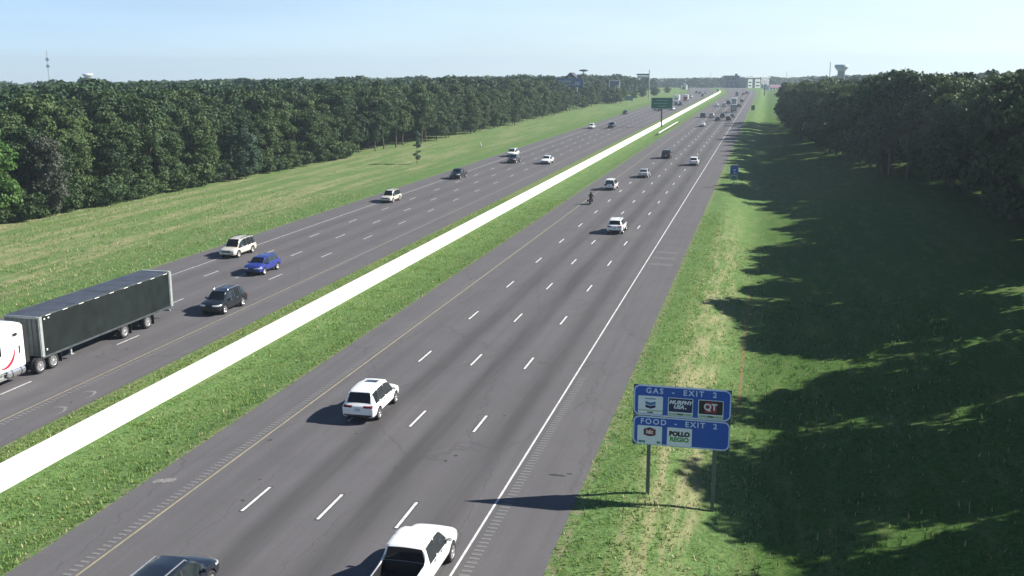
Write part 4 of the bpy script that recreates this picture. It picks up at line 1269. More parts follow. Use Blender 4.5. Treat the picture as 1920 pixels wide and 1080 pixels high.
# ------------------------------------------------------------ signs
def logo_sign():
    x0, x1, yy, zt, zb = 16.67, 21.08, 44.88, 5.23, 2.34
    cx = (x0 + x1) / 2; W = x1 - x0; H = zt - zb
    root = empty('exit_services_sign', (cx, yy, -0.3), 0)
    blue = mat('sign_blue', (0.003, 0.085, 0.46), 0.45, var=0.06, scale=2)
    pale = mat('sign_legend', (0.62, 0.72, 0.92), 0.5, var=0.05)
    wht = mat('sign_white', (0.78, 0.84, 0.88), 0.5, var=0.05)
    dkb = mat('logo_navy', (0.008, 0.012, 0.09), 0.5)
    blk = mat('logo_black', (0.012, 0.008, 0.012), 0.5)
    red = mat('logo_red', (0.30, 0.02, 0.035), 0.5)
    grn = mat('logo_green', (0.07, 0.30, 0.07), 0.5)
    lgr = mat('logo_pale_green', (0.35, 0.50, 0.30), 0.5)
    tq = mat('logo_teal', (0.03, 0.22, 0.20), 0.5)
    mb2 = mat('logo_blue', (0.06, 0.16, 0.42), 0.5)
    lx = lambda x: x - cx
    def rr(mb, cx_, cz, w, h, r, y0, y1, n=6):
        pts = []
        for qx, qz, a0 in ((1, 1, 0), (-1, 1, 90), (-1, -1, 180), (1, -1, 270)):
            for i in range(n + 1):
                a = R(a0 + 90 * i / n); pts.append((cx_ + qx * (w / 2 - r) + r * math.cos(a), cz + qz * (h / 2 - r) + r * math.sin(a)))
        mb.prism(pts, y0, y1, plane='xz')
    def z(v): return v + 0.3
    # posts
    for xx, bot in ((17.42, -.75), (20.42, -1.1)):
        mb = MB()
        mb.box((lx(xx), .12, z((bot + zt - .15) / 2)), (.16, .02, zt - .15 - bot)); mb.box((lx(xx), .20, z((bot + zt - .15) / 2)), (.02, .15, zt - .15 - bot)); mb.box((lx(xx), .28, z((bot + zt - .15) / 2)), (.16, .02, zt - .15 - bot))
        mb.build('post', MT['post'], root)
    halves = [(zb + H * .485 + .015, zt), (zb, zb + H * .485 - .0)]
    panels = []
    for za, zc in halves:
        mb = MB(); mb.box((0, .08, z((za + zc) / 2)), (W, .03, zc - za - .004)); pn = mb.build('sign_panel', mat('sign_back', (0.03, 0.06, 0.13), .5), root)
        c, h = (za + zc) / 2, zc - za
        mb = MB(); rr(mb, 0, z(c), W - .03, h - .03, .28, .045, .062); mb.build('border', pale, pn)
        mb = MB(); rr(mb, 0, z(c), W - .15, h - .15, .22, .036, .044); mb.build('face', blue, pn)
        panels.append((pn, za, zc))
    fy = .030
    pn, za, zc = panels[0]
    text_obj('lettering', 'GAS  -  EXIT  2', .36, pale, pn, (-.05, fy, z(zc - .27)), spacing=1.35, bold=.008)
    pn2, zd, ze = panels[1]
    text_obj('lettering', 'FOOD  -  EXIT  2', .36, pale, pn2, (-.12, fy, z(ze - .27)), spacing=1.3, bold=.008)
    # logo panels
    LW, LH = 1.13, .86
    cz = z(za + .10 + LH / 2)
    xs = [-1.42, -.06, 1.30]
    def card(xc, zc_, m, par, edge=wht):
        mb = MB(); rr(mb, xc, zc_, LW, LH, .05, fy - .012, fy + .004); o = mb.build('logo_panel', edge, par)
        if m is not edge:
            mb = MB(); rr(mb, xc, zc_ + .08, LW - .07, LH - .22, .03, fy - .02, fy - .013); mb.build('logo_field', m, o)
        return o
    y2 = fy - .016; y3 = fy - .022
    o = card(xs[0], cz, wht, pn)
    for k, (dz, m) in enumerate(((.08, mb2), (-.08, MT['logo_mid'] if 'logo_mid' in MT else dkb))):
        mb = MB(); w = .23
        mb.prism([(xs[0] - w, cz + dz + .10), (xs[0], cz + dz + .03), (xs[0] + w, cz + dz + .10), (xs[0] + w, cz + dz - .03), (xs[0], cz + dz - .10), (xs[0] - w, cz + dz - .03)], y2 - .003, y2, plane='xz')
        mb.build('chevron_emblem', m, o)
    mb = MB(); mb.box((xs[0], y2, cz + .30), (.46, .006, .045)); mb.build('emblem_bar', mb2, o)
    mb = MB(); mb.box((xs[0], y2, cz - .26), (LW - .02, .006, .05)); mb.build('strip', lgr, o)
    text_obj('lettering', 'DIESEL', .10, blk, o, (xs[0], y2, cz - .36), bold=.004)
    o = card(xs[1], cz, dkb, pn)
    text_obj('lettering', 'MURPHY', .24, wht, o, (xs[1], y3, cz + .21), sx=1.08, shear=.25, bold=.012)
    text_obj('lettering', 'USA', .24, wht, o, (xs[1] - .08, y3, cz + .0), sx=1.05, shear=.25, bold=.012)
    mb = MB()
    pts = []
    for i in range(10):
        a = R(90 + 36 * i); r_ = .055 if i % 2 == 0 else .025; pts.append((xs[1] + .24 + r_ * math.cos(a), cz - .05 + r_ * math.sin(a)))
    mb.prism(pts, y3 - .003, y3, plane='xz'); mb.build('star_emblem', wht, o)
    mb = MB(); mb.box((xs[1], y2 - .002, cz - .35), (LW - .06, .006, .10)); mb.build('strip', lgr, o)
    text_obj('lettering', 'DIESEL', .09, blk, o, (xs[1], y3, cz - .35), bold=.004)
    o = card(xs[2], cz, blk, pn)
    mb = MB(); rr(mb, xs[2], cz + .09, .54, .50, .05, y3 - .002, y3 + .001); sq = mb.build('red_square', red, o)
    text_obj('lettering', 'QT', .42, wht, o, (xs[2] - .02, y3 - .006, cz + .10), bold=.012)
    mb = MB(); mb.box((xs[2], y2 - .002, cz - .35), (LW - .06, .006, .10)); mb.build('strip', lgr, o)
    text_obj('lettering', 'DIESEL', .09, blk, o, (xs[2], y3, cz - .35), bold=.004)
    # food row
    cz = z(zd + .08 + LH / 2)
    o = card(xs[0], cz, wht, pn2)
    mb = MB(); xx = xs[0]; c2 = cz + .14
    mb.prism([(xx - .27, c2 - .15), (xx - .28, c2 + .12), (xx - .12, c2 + .18), (xx, c2 + .22), (xx + .12, c2 + .18), (xx + .28, c2 + .12), (xx + .27, c2 - .15), (xx + .1, c2 - .20), (xx, c2 - .21), (xx - .1, c2 - .20)], y2 - .003, y2, plane='xz')
    mb.build('badge_emblem', blk, o)
    mb = MB(); rr(mb, xx, c2 - .0, .44, .26, .06, y2 - .007, y2 - .004); mb.build('badge_field', red, o)
    text_obj('lettering', 'idc', .27, wht, o, (xx, y2 - .010, c2), bold=.008)
    for dx in (-.42, -.26, .42):
        mb = MB(); mb.box((xx + dx, y2, cz - .35), (.16 if dx != -.26 else .12, .006, .10)); mb.build('green_mark', tq, o)
    o = card(xs[1], cz, wht, pn2)
    text_obj('lettering', 'POLLO', .29, blk, o, (xs[1], y2, cz + .13), sx=1.02, bold=.022)
    text_obj('lettering', 'REGIO', .29, grn, o, (xs[1], y2, cz - .14), sx=1.02, bold=.014)
    tag(root, 'large blue roadside sign on two posts listing gas and food at exit 2', 'sign')


logo_sign()


def blue_small_sign():
    root = empty('hospital_style_sign', (17.3, 172.0, -.35), 0)
    mb = MB(); mb.box((0, .05, 1.9), (.08, .06, 3.9)); mb.build('post', MT['steel'], root)
    b = mat('small_sign_blue', (0.03, 0.10, 0.42), .5)
    mb = MB(); mb.prism([(-.66, 2.45), (.66, 2.45), (.66, 3.75), (.4, 3.9), (-.4, 3.9), (-.66, 3.75)], 0, .03, plane='xz'); pn = mb.build('sign_panel', b, root)
    mb = MB(); mb.box((.05, -.01, 3.1), (.34, .012, .22)); mb.box((.12, -.01, 2.65), (.5, .012, .14)); mb.build('white_mark', mat('small_sign_mark', (.6, .65, .7), .5), pn)
    g = mat('small_sign_green', (0.09, 0.22, 0.13), .5)
    mb = MB(); mb.box((0, 0.02, 1.85), (1.15, .02, .90)); p2 = mb.build('lower_panel', mat('lower_edge', (.35, .48, .38), .5), root)
    mb = MB(); mb.box((0, 0.0, 1.85), (.80, .02, .58)); mb.build('panel_face', g, p2)
    root.name = 'blue_road_sign'
    tag(root, 'small blue square sign above a green panel on a thin post on the right verge', 'sign')


blue_small_sign()


def green_sign():
    root = empty('green_guide_sign', (-11.2, 339.0, -.2), 0)
    g = mat('guide_green', (0.02, 0.15, 0.095), .5, var=.06)
    wl = mat('guide_legend', (0.14, 0.34, 0.27), .5)
    edge = mat('guide_edge', (0.20, 0.42, 0.35), .5)
    mb = MB(); mb.tube((0, .4, 0), (0, .4, 6.4), .24, .22, n=14); mb.build('post', MT['trim'], root)
    mb = MB(); mb.box((0, .42, 6.3), (6.8, .2, .25)); mb.box((0, .42, 8.6), (6.8, .2, .25)); mb.box((0, .4, 7.4), (.4, .3, 2.6)); mb.build('truss', MT['steel'], root)
    mb = MB(); mb.box((0, .18, 7.85), (6.9, .05, 3.5)); pn = mb.build('sign_panel', edge, root)
    mb = MB(); mb.box((0, .13, 7.85), (6.66, .03, 3.26)); mb.build('sign_face', g, pn)
    mb = MB()
    mb.box((0, .10, 8.75), (3.6, .012, .32)); mb.box((-.4, .10, 7.75), (4.4, .012, .34)); mb.box((.1, .10, 6.85), (2.6, .012, .3)); mb.build('faded_legend', wl, pn)
    tag(root, 'green overhead guide sign on a single dark post in the grass median', 'sign')


green_sign()


def misc_signs():
    root = empty('guardrail', (-8.15, 300, -.15), R(-.2))
    mb = MB()
    for i in range(17): mb.box((0, 2 + i * 3.8, .35), (.15, .18, .9))
    mb.build('post', MT['bark'], root)
    mb = MB(); n = 32
    pr = [(0.10, .82), (.17, .76), (.17, .70), (.11, .64), (.17, .58), (.17, .52), (.10, .46), (.07, .46), (.13, .58), (.07, .64), (.13, .70), (.07, .82)]
    mb.prism([(a + .02, b) for a, b in pr], 0, 62, plane='xz')
    mb.build('rail', mat('white_rail', (.74, .74, .72), .5, .2), root)
    tag(root, 'short white guardrail protecting the green sign post in the median', 'guardrail')
    # back of a small sign on the right verge
    root = empty('road_sign', (16.2, 459, -.3), 0)
    mb = MB(); mb.box((0, .06, 1.4), (.1, .08, 2.8)); mb.build('post', MT['steel'], root)
    mb = MB(); mb.box((0, 0, 2.1), (1.5, .04, 2.0), bev=.01); mb.build('sign_panel', mat('dark_green_panel', (.02, .07, .05), .5), root)
    tag(root, 'small dark green square sign on the bright far right verge', 'sign')
    # small blue sign by the far left verge
    root = empty('road_sign', (-50.5, 560, -.3), 0)
    for sx in (-1, 1):
        mb = MB(); mb.box((sx * 1.5, .06, 1.2), (.1, .08, 2.4)); mb.build('post', MT['steel'], root)
    mb = MB(); mb.box((0, 0, 2.7), (4.2, .04, 2.4)); mb.build('sign_panel', mat('pale_blue_panel', (.16, .24, .34), .5), root)
    tag(root, 'wide pale blue sign at the foot of the trees beyond the left verge', 'sign')
    # loose white object on the verge
    mb = MB(); mb.box((-46.8, 247, .2), (.6, .5, .5), bev=.12)
    for z_ in (.2,): mb.tube((-46.8, 247, .4), (-46.8, 247, 1.0), .05)
    o = mb.build('utility_marker', PW); tag(o, 'small white marker standing in the grass of the left verge', 'marker')


misc_signs()


# ------------------------------------------------------------ far structures
def far_things():
    grey = mat('far_grey_metal', (.30, .33, .36), .6)
    dk = mat('far_dark', (.035, .045, .07), .6)
    wh = mat('far_white', (.75, .77, .78), .6)
    blu = mat('far_blue', (.09, .14, .26), .6)
    # flying-saucer shaped pole sign
    root = empty('disc_sign', (-75.5, 560, -3), 0)
    mb = MB(); mb.tube((0, 0, 0), (0, 0, 19.5), .45, .35, n=12); mb.build('pole', wh, root)
    mb = MB(); mb.lathe((0, 0, 20.2), (0, 0, 1), [(.01, -.7), (1.6, -.6), (2.8, 0), (1.6, .35), (.01, .5)], 24); mb.build('upper_disc', dk, root)
    mb = MB(); mb.lathe((0, 0, 18.2), (0, 0, 1), [(.01, -.5), (1.0, -.4), (1.35, 0), (.9, .3), (.01, .4)], 24); mb.build('lower_disc', grey, root)
    tag(root, 'tall white pole carrying two dark stacked discs above the left woodland', 'sign')
    # wide billboard
    root = empty('billboard', (-72.3, 500, -2), 0)
    for xx in (-4, 0, 4):
        mb = MB(); mb.tube((xx, .5, 0), (xx, .5, 12), .3); mb.build('post', grey, root)
    mb = MB(); mb.box((0, 0, 13.5), (14.4, .5, 4.2)); pn = mb.build('panel', blu, root)
    mb = MB(); mb.box((-2.6, -.28, 14.0), (7.4, .05, 1.3)); mb.box((-1.5, -.28, 12.5), (9.5, .05, .6)); mb.build('pale_lettering_band', grey, pn)
    mb = MB(); mb.box((4.2, -.28, 13.2), (2.4, .05, 1.8)); mb.build('white_picture', mat('far_pale', (.35, .42, .52), .6), pn)
    tag(root, 'wide dark blue billboard with pale bands half hidden in the treetops', 'billboard')
    # pointed roof behind it
    root = empty('gabled_house', (-76, 528, -2), 0)
    mb = MB(); mb.box((0, 0, 7), (9, 8, 14)); mb.build('wall', grey, root)
    mb = MB(); mb.prism([(-5, 14), (5, 14), (2.4, 16.2), (.4, 18.2), (-.4, 18.2), (-2.4, 16.2)], -4.4, 4.4, plane='xz'); mb.build('roof', dk, root)
    mb = MB(); mb.box((0, -4.05, 12), (2, .1, 1.6)); mb.build('window', MT['glass'], root)
    tag(root, 'building with a small pointed dark roof peeking over the wide billboard', 'building')
    # framed sign
    root = empty('framed_sign', (-58.6, 560, -.4), 0); root.scale = (.87, .87, .87)
    for xx in (-3.2, 3.2):
        mb = MB(); mb.box((xx, 0, 7.2), (.55, .5, 14.4)); mb.build('post', wh, root)
    mb = MB(); mb.box((0, 0, 14.1), (6.9, .5, .6)); mb.build('top_bar', wh, root)
    mb = MB(); mb.box((0, .1, 12.2), (5.6, .3, 2.4)); mb.box((0, .1, 9.4), (5.6, .3, 1.6)); mb.build('panel', blu, root)
    tag(root, 'pale framed double panel sign among the trees right of the disc sign', 'sign')
    # flag shaped high-rise sign
    root = empty('pole_sign', (-48.8, 640, -2), 0)
    mb = MB(); mb.tube((0, 0, 0), (0, 0, 19.2), .38, .26); mb.build('pole', grey, root)
    mb = MB(); mb.box((-3.9, 0, 16.3), (7.6, .8, 1.0), bev=.2); mb.build('upper_panel', dk, root)
    mb = MB(); mb.box((-3.7, 0, 15.0), (7.2, .8, 1.2), bev=.2); mb.build('lower_panel', wh, root)
    mb = MB(); mb.box((-3.8, 0, 14.2), (7.4, .7, .4), bev=.1); mb.build('bottom_bar', dk, root)
    tag(root, 'dark and white sign board hanging left of a tall grey pole', 'sign')
    # water towers
    def wtower(x, y, zt, w, h, cap, stem, label):
        root = empty('water_tower', (x, y, zt - h - 40), 0)
        t = h + 40
        mb = MB(); mb.lathe((0, 0, 0), (0, 0, 1), [(w * .30, 0), (w * .26, t - h * .45), (w * .34, t - h * .42)], 28); mb.build('stem', stem, root)
        mb = MB(); mb.lathe((0, 0, 0), (0, 0, 1), [(w * .26, t - h * .46), (w * .32, t - h * .40), (w * .50, t - h * .20)], 28); mb.build('bowl', wh, root)
        mb = MB(); mb.lathe((0, 0, 0), (0, 0, 1), [(w * .50, t - h * .20), (w * .51, t - h * .03), (w * .40, t), (.01, t + h * .02)], 28); mb.build('tank', cap, root)
        return tag(root, label, 'water tower')
    wtower(-629.8, 900, 12.6, 9.5, 7.5, wh, wh, 'small white water tower on the skyline over the left woodland')
    wtower(67.2, 700, 20.2, 8.6, 9.0, mat('teal_tank', (.36, .50, .52), .5), mat('stem_grey', (.34, .36, .40), .6), 'water tower with teal band and grey stem above the right trees')
    # masts
    def mast(x, y, ztop, label, discs=(), w=.35, name='radio_mast', m=grey):
        zb = -8; root = empty(name, (x, y, zb), 0); Hm = ztop - zb
        mb = MB()
        for a in range(3):
            t = R(120 * a); mb.tube((w * math.cos(t), w * math.sin(t), 0), (w * .7 * math.cos(t), w * .7 * math.sin(t), Hm), .09, .07, n=5)
        k = 0
        while k < Hm - 1.5:
            for a in range(3):
                t0, t1 = R(120 * a), R(120 * (a + 1)); mb.tube((w * math.cos(t0), w * math.sin(t0), k), (w * .9 * math.cos(t1), w * .9 * math.sin(t1), k + 1.5), .05, n=4)
            k += 1.5
        mb.build('lattice', m, root)
        for dx, dz, r_ in discs:
            mb = MB(); mb.lathe((dx, -.3, dz - zb), (.25, -1, 0), [(.01, .25), (r_ * .7, .35), (r_, .6), (r_ * .95, .6), (.01, .3)], 16); mb.build('dish', wh, root)
        return tag(root, label, 'mast')
    mast(-519.5, 700, 32, 'faint lattice mast with two white dishes on the left skyline', discs=((0.6, 24.9, 1.4), (0.6, 19.8, 1.4)), w=.4)
    mast(54.7, 600, 21.6, 'tall thin dark mast just left of the teal water tower', w=.25, m=dk)
    mast(36.6, 900, 15.0, 'short faint mast between the white buildings and the right trees', w=.3)
    mast(-51.8, 1400, 12.5, 'faint mast on the skyline above the bend of the highway', w=.5)
    # hotel
    root = empty('hotel', (-11.5, 1000, -5), R(12))
    mb = MB(); mb.box((0, 0, 7.5), (12, 16, 15)); mb.build('wall', mat('hotel_wall', (.15, .16, .22), .8), root)
    mb = MB(); mb.box((0, 0, 15.2), (12.6, 16.6, .6)); mb.box((4, -2, 16.3), (2, 3, 1.8)); mb.build('roof', dk, root)
    for fz in range(4):
        for k in range(5):
            mb = MB(); mb.box((-4.6 + k * 2.3, -8.03, 2.4 + fz * 3.4), (1.2, .08, 1.8)); mb.build('window', MT['glass'], root)
    tag(root, 'slate grey four storey hotel block at the end of the right carriageway', 'hotel')
    root = empty('hotel_annex', (7.5, 1050, -7), R(36))
    root.name = 'commercial_building'
    mb = MB(); mb.box((0, 0, 7.6), (27, 14, 14.2)); mb.build('wall', mat('mall_wall', (.20, .22, .26), .8), root)
    mb = MB(); mb.box((0, -.2, 15.5), (30, 15.5, 1.1)); mb.build('roof', wh, root)
    for xx, w_ in ((-8.5, 5.0), (.5, 6.5), (8.2, 3.2), (12.3, 2.4)):
        mb = MB(); mb.box((xx, -7.3, 9.5), (w_, .6, 8.5)); pw = mb.build('white_panel', wh, root)
        for fz in range(2):
            mb = MB(); mb.box((xx, -7.66, 7.6 + fz * 3.2), (w_ * .6, .06, 1.0)); mb.build('window', MT['glass'], pw)
    mb = MB(); mb.box((2, -7.4, 3.0), (16, .4, 4.2)); mb.build('shopfront', mat('teal_glass', (.06, .14, .15), .2), root)
    tag(root, 'long white and grey commercial building with a flat white roof beyond the hotel', 'building')
    root = empty('shop', (26, 930, -3), R(38))
    mb = MB(); mb.box((0, 0, 3), (14, 9, 6)); mb.build('wall', wh, root)
    mb = MB(); mb.box((0, -4.7, 5.0), (14, .4, 1.6)); mb.build('fascia', mat('pink_fascia', (.55, .25, .42), .6), root)
    mb = MB(); mb.box((0, 0, 6.1), (14.4, 9.4, .3)); mb.build('roof', grey, root)
    for k in range(4):
        mb = MB(); mb.box((-5 + k * 3.3, -4.55, 2.1), (1.8, .1, 3.0)); mb.build('window', MT['glass'], root)
    tag(root, 'low white shop with a pink fascia at the far end of the right verge', 'shop')
    # tall pole sign near the highway
    root = empty('tall_pole_sign', (20.0, 740, -1.5), R(38))
    mb = MB(); mb.tube((0, 0, 0), (0, 0, 9.5), .35, n=12); mb.build('pole', dk, root)
    for k, (zz, hh) in enumerate(((12.6, 1.3), (10.9, 1.3), (9.3, 1.0))):
        mb = MB(); mb.box((-.6, 0, zz), (6.4, .8, hh)); pn = mb.build('sign_panel', wh, root)
        mb = MB(); mb.box((-.6, -.42, zz), (4.6, .05, hh * .35)); mb.build('grey_band', grey, pn)
    for xx in (-3.7, 2.5):
        mb = MB(); mb.box((xx, 0, 11.0), (.35, .6, 5.0)); mb.build('frame_post', dk, root)
    tag(root, 'stack of white sign panels on a dark pole left of the right trees', 'sign')
    # distant roofs
    for x, y, w_, nm, lb in ((-48, 905, 5, 'white_shed', 'tiny bright white shed among the far left trees'), (-14, 1120, 14, 'warehouse', 'pale low warehouse just left of the hotel in the haze')):
        zz = float(ground_z(x, y)) - .5
        root = empty(nm, (x, y, zz), 0)
        mb = MB(); mb.box((0, 0, 2), (w_, 6, 4)); mb.build('wall', wh, root)
        mb = MB(); mb.prism([(-w_ / 2 - .3, 4), (w_ / 2 + .3, 4), (0, 5.4)], -3.3, 3.3, plane='xz'); mb.build('roof', grey, root)
        mb = MB(); mb.box((0, -3.04, 1.3), (w_ * .3, .1, 2.4)); mb.build('door', dk, root)
        tag(root, lb, 'building')


far_things()


# ------------------------------------------------------------ vegetation
def quad_cloud(P, N, size, aspect=1.0, r=None):
    """quads centred at P with normals about N"""
    r = r or rng
    n = len(P)
    N = N / (np.linalg.norm(N, axis=1, keepdims=True) + 1e-9)
    A = r.normal(size=(n, 3)); U = np.cross(N, A); U /= np.linalg.norm(U, axis=1, keepdims=True) + 1e-9
    V = np.cross(N, U)
    s = np.asarray(size).reshape(-1, 1) * .5
    bend = N * s * r.uniform(-.35, .35, (n, 1))
    v = np.stack([P - U * s - V * s * aspect + bend, P + U * s - V * s * aspect * .6, P + U * s * .8 + V * s * aspect + bend, P - U * s * .7 + V * s * aspect * .8], 1)
    return v.reshape(-1, 3)


def crown(r, W, z0, z1, n_cl, n_leaf, leaf, top_heavy=0.0, cl=(1.0, 1.8)):
    hm = z0 + (z1 - z0) * (.52 + top_heavy); hh_u = z1 - hm; hh_d = hm - z0
    Ps = []; Ns = []; Ss = []
    for k in range(n_cl):
        t = r.uniform(-1, 1) if k > 3 else (.9 - .5 * k)
        zc = hm + (hh_u if t > 0 else hh_d) * t * .86
        prof = math.sqrt(max(0.06, 1 - abs(t) ** 2.2))
        a = r.uniform(0, 2 * math.pi); rad = W / 2 * prof * r.uniform(.35, .92)
        c = np.array([rad * math.cos(a), rad * math.sin(a), zc])
        cr_ = r.uniform(*cl) * (W / 8)
        D = r.normal(size=(n_leaf, 3)); D /= np.linalg.norm(D, axis=1, keepdims=True)
        D[:, 2] = np.where(D[:, 2] < -.35, -D[:, 2], D[:, 2])
        rr_ = cr_ * r.uniform(.55, 1.12, (n_leaf, 1)) * np.array([[1.12, 1.12, .82]])
        Ps.append(c + D * rr_); Ns.append(D + r.normal(0, .55, D.shape)); Ss.append(r.uniform(.65, 1.35, n_leaf) * leaf)
    P = np.concatenate(Ps); N = np.concatenate(Ns); S = np.concatenate(Ss)
    return quad_cloud(P, N, S, 1.0, r)


def trunk_mb(r, H, base, z0, W, lean=.25):
    mb = MB(); p = Vector((0, 0, -.8)); rad = base; k = 5
    pts = [p.copy()]
    for i in range(k):
        p = p + Vector((r.uniform(-lean, lean), r.uniform(-lean, lean), (H * .72 + .8) / k)); pts.append(p.copy())
    for i in range(k): mb.tube(pts[i], pts[i + 1], base * (1 - i / (k + 1)), base * (1 - (i + 1) / (k + 1)), n=8, cap=False)
    for i in range(7):
        t = r.uniform(.35, .98); j = min(k - 1, int(t * k)); q = pts[j].lerp(pts[j + 1], t * k - j)
        a = r.uniform(0, 6.28); L = W * r.uniform(.22, .42)
        e = q + Vector((math.cos(a) * L, math.sin(a) * L, L * r.uniform(.4, .9))); m_ = q.lerp(e, .5) + Vector((0, 0, -.25))
        mb.tube(q, m_, base * .34, base * .24, n=5, cap=False); mb.tube(m_, e, base * .24, base * .08, n=5, cap=False)
    return mb


def cap_z(x, y, lift=0.0):
    """height of the treetops seen on the skyline at (x, y): the country falls away behind the front rows"""
    d = math.hypot(x - 22, y); az = math.degrees(math.atan2(22 - x, y))
    drop = float(np.interp(az, [-13, -10.5, -8, -6, -4, -1, 1, 6.8, 7.6, 9.3, 10.5, 16, 24, 40], [.0030, .0065, .0095, .0085, .0095, .0115, .0108, .0122, .0078, .0085, .0098, .0098, .0120, .0150]))
    if d > 330 and (9.6 < az < 11.7 and d < 498): drop = .0210
    if d > 330 and (7.8 < az < 8.8 and d < 648): drop = .0225
    lump = math.sin(x * .083 + 1.3) * math.sin(y * .061) + .7 * math.sin(x * .21 + y * .17) + .5 * math.sin(x * .37 - y * .29)
    return 19.48 - drop * d + lift + .9 * lump * min(2.0, .5 + d / 400)


class TreeProto:
    def __init__(s, seed, W, z0, z1, n_cl, n_leaf, leaf, m, base=.22, th=0.0, cl=(1.0, 1.8), name='tree'):
        r = np.random.default_rng(seed)
        v = crown(r, W, z0, z1, n_cl, n_leaf, leaf, th, cl)
        q = np.arange(len(v)).reshape(-1, 4)
        s.crown = np_mesh('crown', v, q, m); s.top = float(v[:, 2].max())
        o = trunk_mb(r, z1, base, z0, W).build('trunk', MT['bark'], fix=False)
        s.trunk = o.data; bpy.data.objects.remove(o)
    def place(s, name, x, y, z, sc, rz, label, cat, group, sz=1.0, crown_me=None):
        if cat == 'tree' and group is not None and math.hypot(x - 22, y) > 60 and (x < 0 or y > 130):
            sz = min(sz * sc, (cap_z(x, y) - abs(random.gauss(0, .9)) - z) / s.top) / sc
        root = empty(name, (x, y, z), rz); root.scale = (sc, sc, sc * sz)
        link_mesh('trunk', s.trunk, root); link_mesh('crown', crown_me or s.crown, root)
        return tag(root, label, cat, group)


full = [TreeProto(20 + i, random.uniform(8.0, 9.8), .6, 15.5, 46, 190, .36, MT['leaf'], cl=(1.0, 1.75)) for i in range(5)]
tall = [TreeProto(40 + i, random.uniform(7.5, 9.0), 3.6, 15.0, 40, 190, .36, MT['leaf'], base=.26, th=.05, cl=(.95, 1.6)) for i in range(3)]
shrubs = [TreeProto(60 + i, 4.2, .1, 3.4, 16, 120, .28, MT['leaf'], base=.07, cl=(1.2, 2.2)) for i in range(3)]


def edge_left(y):
    return float(np.interp(y, [0, 60, 107, 125, 152, 197, 234, 339, 471, 600, 800], [-72, -72, -71.5, -70, -69, -68, -63, -58.5, -59, -61, -62]))


def edge_right(y):
    return float(np.interp(y, [0, 60, 110, 139, 160, 185, 228, 300, 392, 520, 600], [47, 45, 46, 48, 44.5, 38.5, 34, 28.5, 25.0, 25, 27]))


def tint(me, m):
    c = me.copy(); c.materials.clear(); c.materials.append(m); return c


cnt = 0
GL_ = 'front trees of the woodland along the left verge'
GLB = 'second row trees of the woodland along the left verge'
LAB_FULL = 'bushy dark green tree with foliage down to the grass in the left woodland front'
LAB_TALL = 'tree with a bare visible trunk in the left woodland front'
LAB_BACK = 'dark green treetop rising just behind the left woodland front'
y = 66.0
while y < 640:
    sp = np.interp(y, [60, 200, 400, 640], [5.4, 6.0, 7.5, 10.5])
    for row in range(4 if y < 300 else (2 if y < 420 else 1)):
        yy = y + random.uniform(-1.4, 1.4); x = edge_left(yy) - 3.0 - row * 5.9 + random.uniform(-1.5, 1.3)
        if 22 - .87 * yy > x + 6: continue
        use_tall = 215 < yy < 260 and row == 0 or (yy > 300 and random.random() < .28)
        pr_ = random.choice(tall if use_tall else full)
        sc = random.uniform(.86, 1.06) * float(np.interp(yy, [60, 200, 330, 470, 640], [1.06, 1.0, .93, .84, .74]))
        z = float(ground_z(x, yy))
        hf = [.68, .84, .96, 1.0][row] if yy < 230 else [.80, .95, 1.0, 1.0][row]
        sc *= hf
        lb = LAB_BACK if row else (LAB_TALL if use_tall else LAB_FULL)
        gg = GLB if row else ('bare-trunked trees along the left verge' if use_tall else GL_)
        if yy > 230 and (row or not use_tall):
            lb = 'distant treetop behind the far end of the left woodland front' if row else 'distant bushy tree in the hazier far end of the left woodland front'; gg += ', far end'
        pr_.place('tree', x, yy, z, sc, random.uniform(0, 6.28), lb, 'tree', gg, random.uniform(.94, 1.08))
        cnt += 1
    y += sp
# tree individuals with a look of their own
full[0].place('tree', -72.0, 108.5, ground_z(-72, 108.5), .78, 1.0, 'bright yellow-green tree at the left edge of the photo', 'tree', None, 1.0, tint(full[0].crown, MT['leaf_bright']))
full[1].place('tree', -69.5, 116.0, ground_z(-69.5, 116), .62, 2.0, 'greyish brown half dead tree near the left edge of the woodland', 'tree', None, 1.1, tint(full[1].crown, MT['leaf_grey']))
full[2].place('tree', -67.2, 165.0, ground_z(-67, 165), .58, 2.6, 'pale bluish green tree at the woodland front near its middle', 'tree', None, 1.0, tint(full[2].crown, MT['leaf_teal']))
# slender sapling standing alone on the verge
r_ = np.random.default_rng(5)
v = crown(r_, 1.5, .1, 7.2, 30, 50, .20, 0, (1.8, 2.8))
sap = empty('sapling', (-47.6, 201, -.3)); o = trunk_mb(r_, 6, .07, 1, 1.6, .04).build('trunk', MT['bark'], sap, fix=False)
link_mesh('crown', np_mesh('crown', v, np.arange(len(v)).reshape(-1, 4), MT['leaf_teal']), sap)
tag(sap, 'slender young tree standing alone on the grass in front of the woodland', 'tree')
# shrubs at the foot of the woodland
for i in range(62):
    yy = 90 + i * 2.5 + random.uniform(-.8, .8)
    if 212 < yy < 262: continue
    x = edge_left(yy) + random.uniform(-.8, .8)
    random.choice(shrubs).place('shrub', x, yy, float(ground_z(x, yy)), random.uniform(.55, 1.1), random.uniform(0, 6.28), 'low green shrub at the foot of the left woodland', 'shrub', 'shrubs along the foot of the left woodland')
for i, (x, y_) in enumerate(((-57.2, 548), (-54.6, 551), (-60, 546), (-58, 590), (-57, 630), (-52, 700), (-55, 745), (-49, 770), (-56, 672))):
    shrubs[i % 3].place('bush', x, y_, float(ground_z(x, y_)), random.uniform(1.1, 1.6) * (1.5 if y_ < 560 else 1.0), i, 'dark round bush at the far end of the left verge', 'bush', 'bushes at the far end of the left verge')
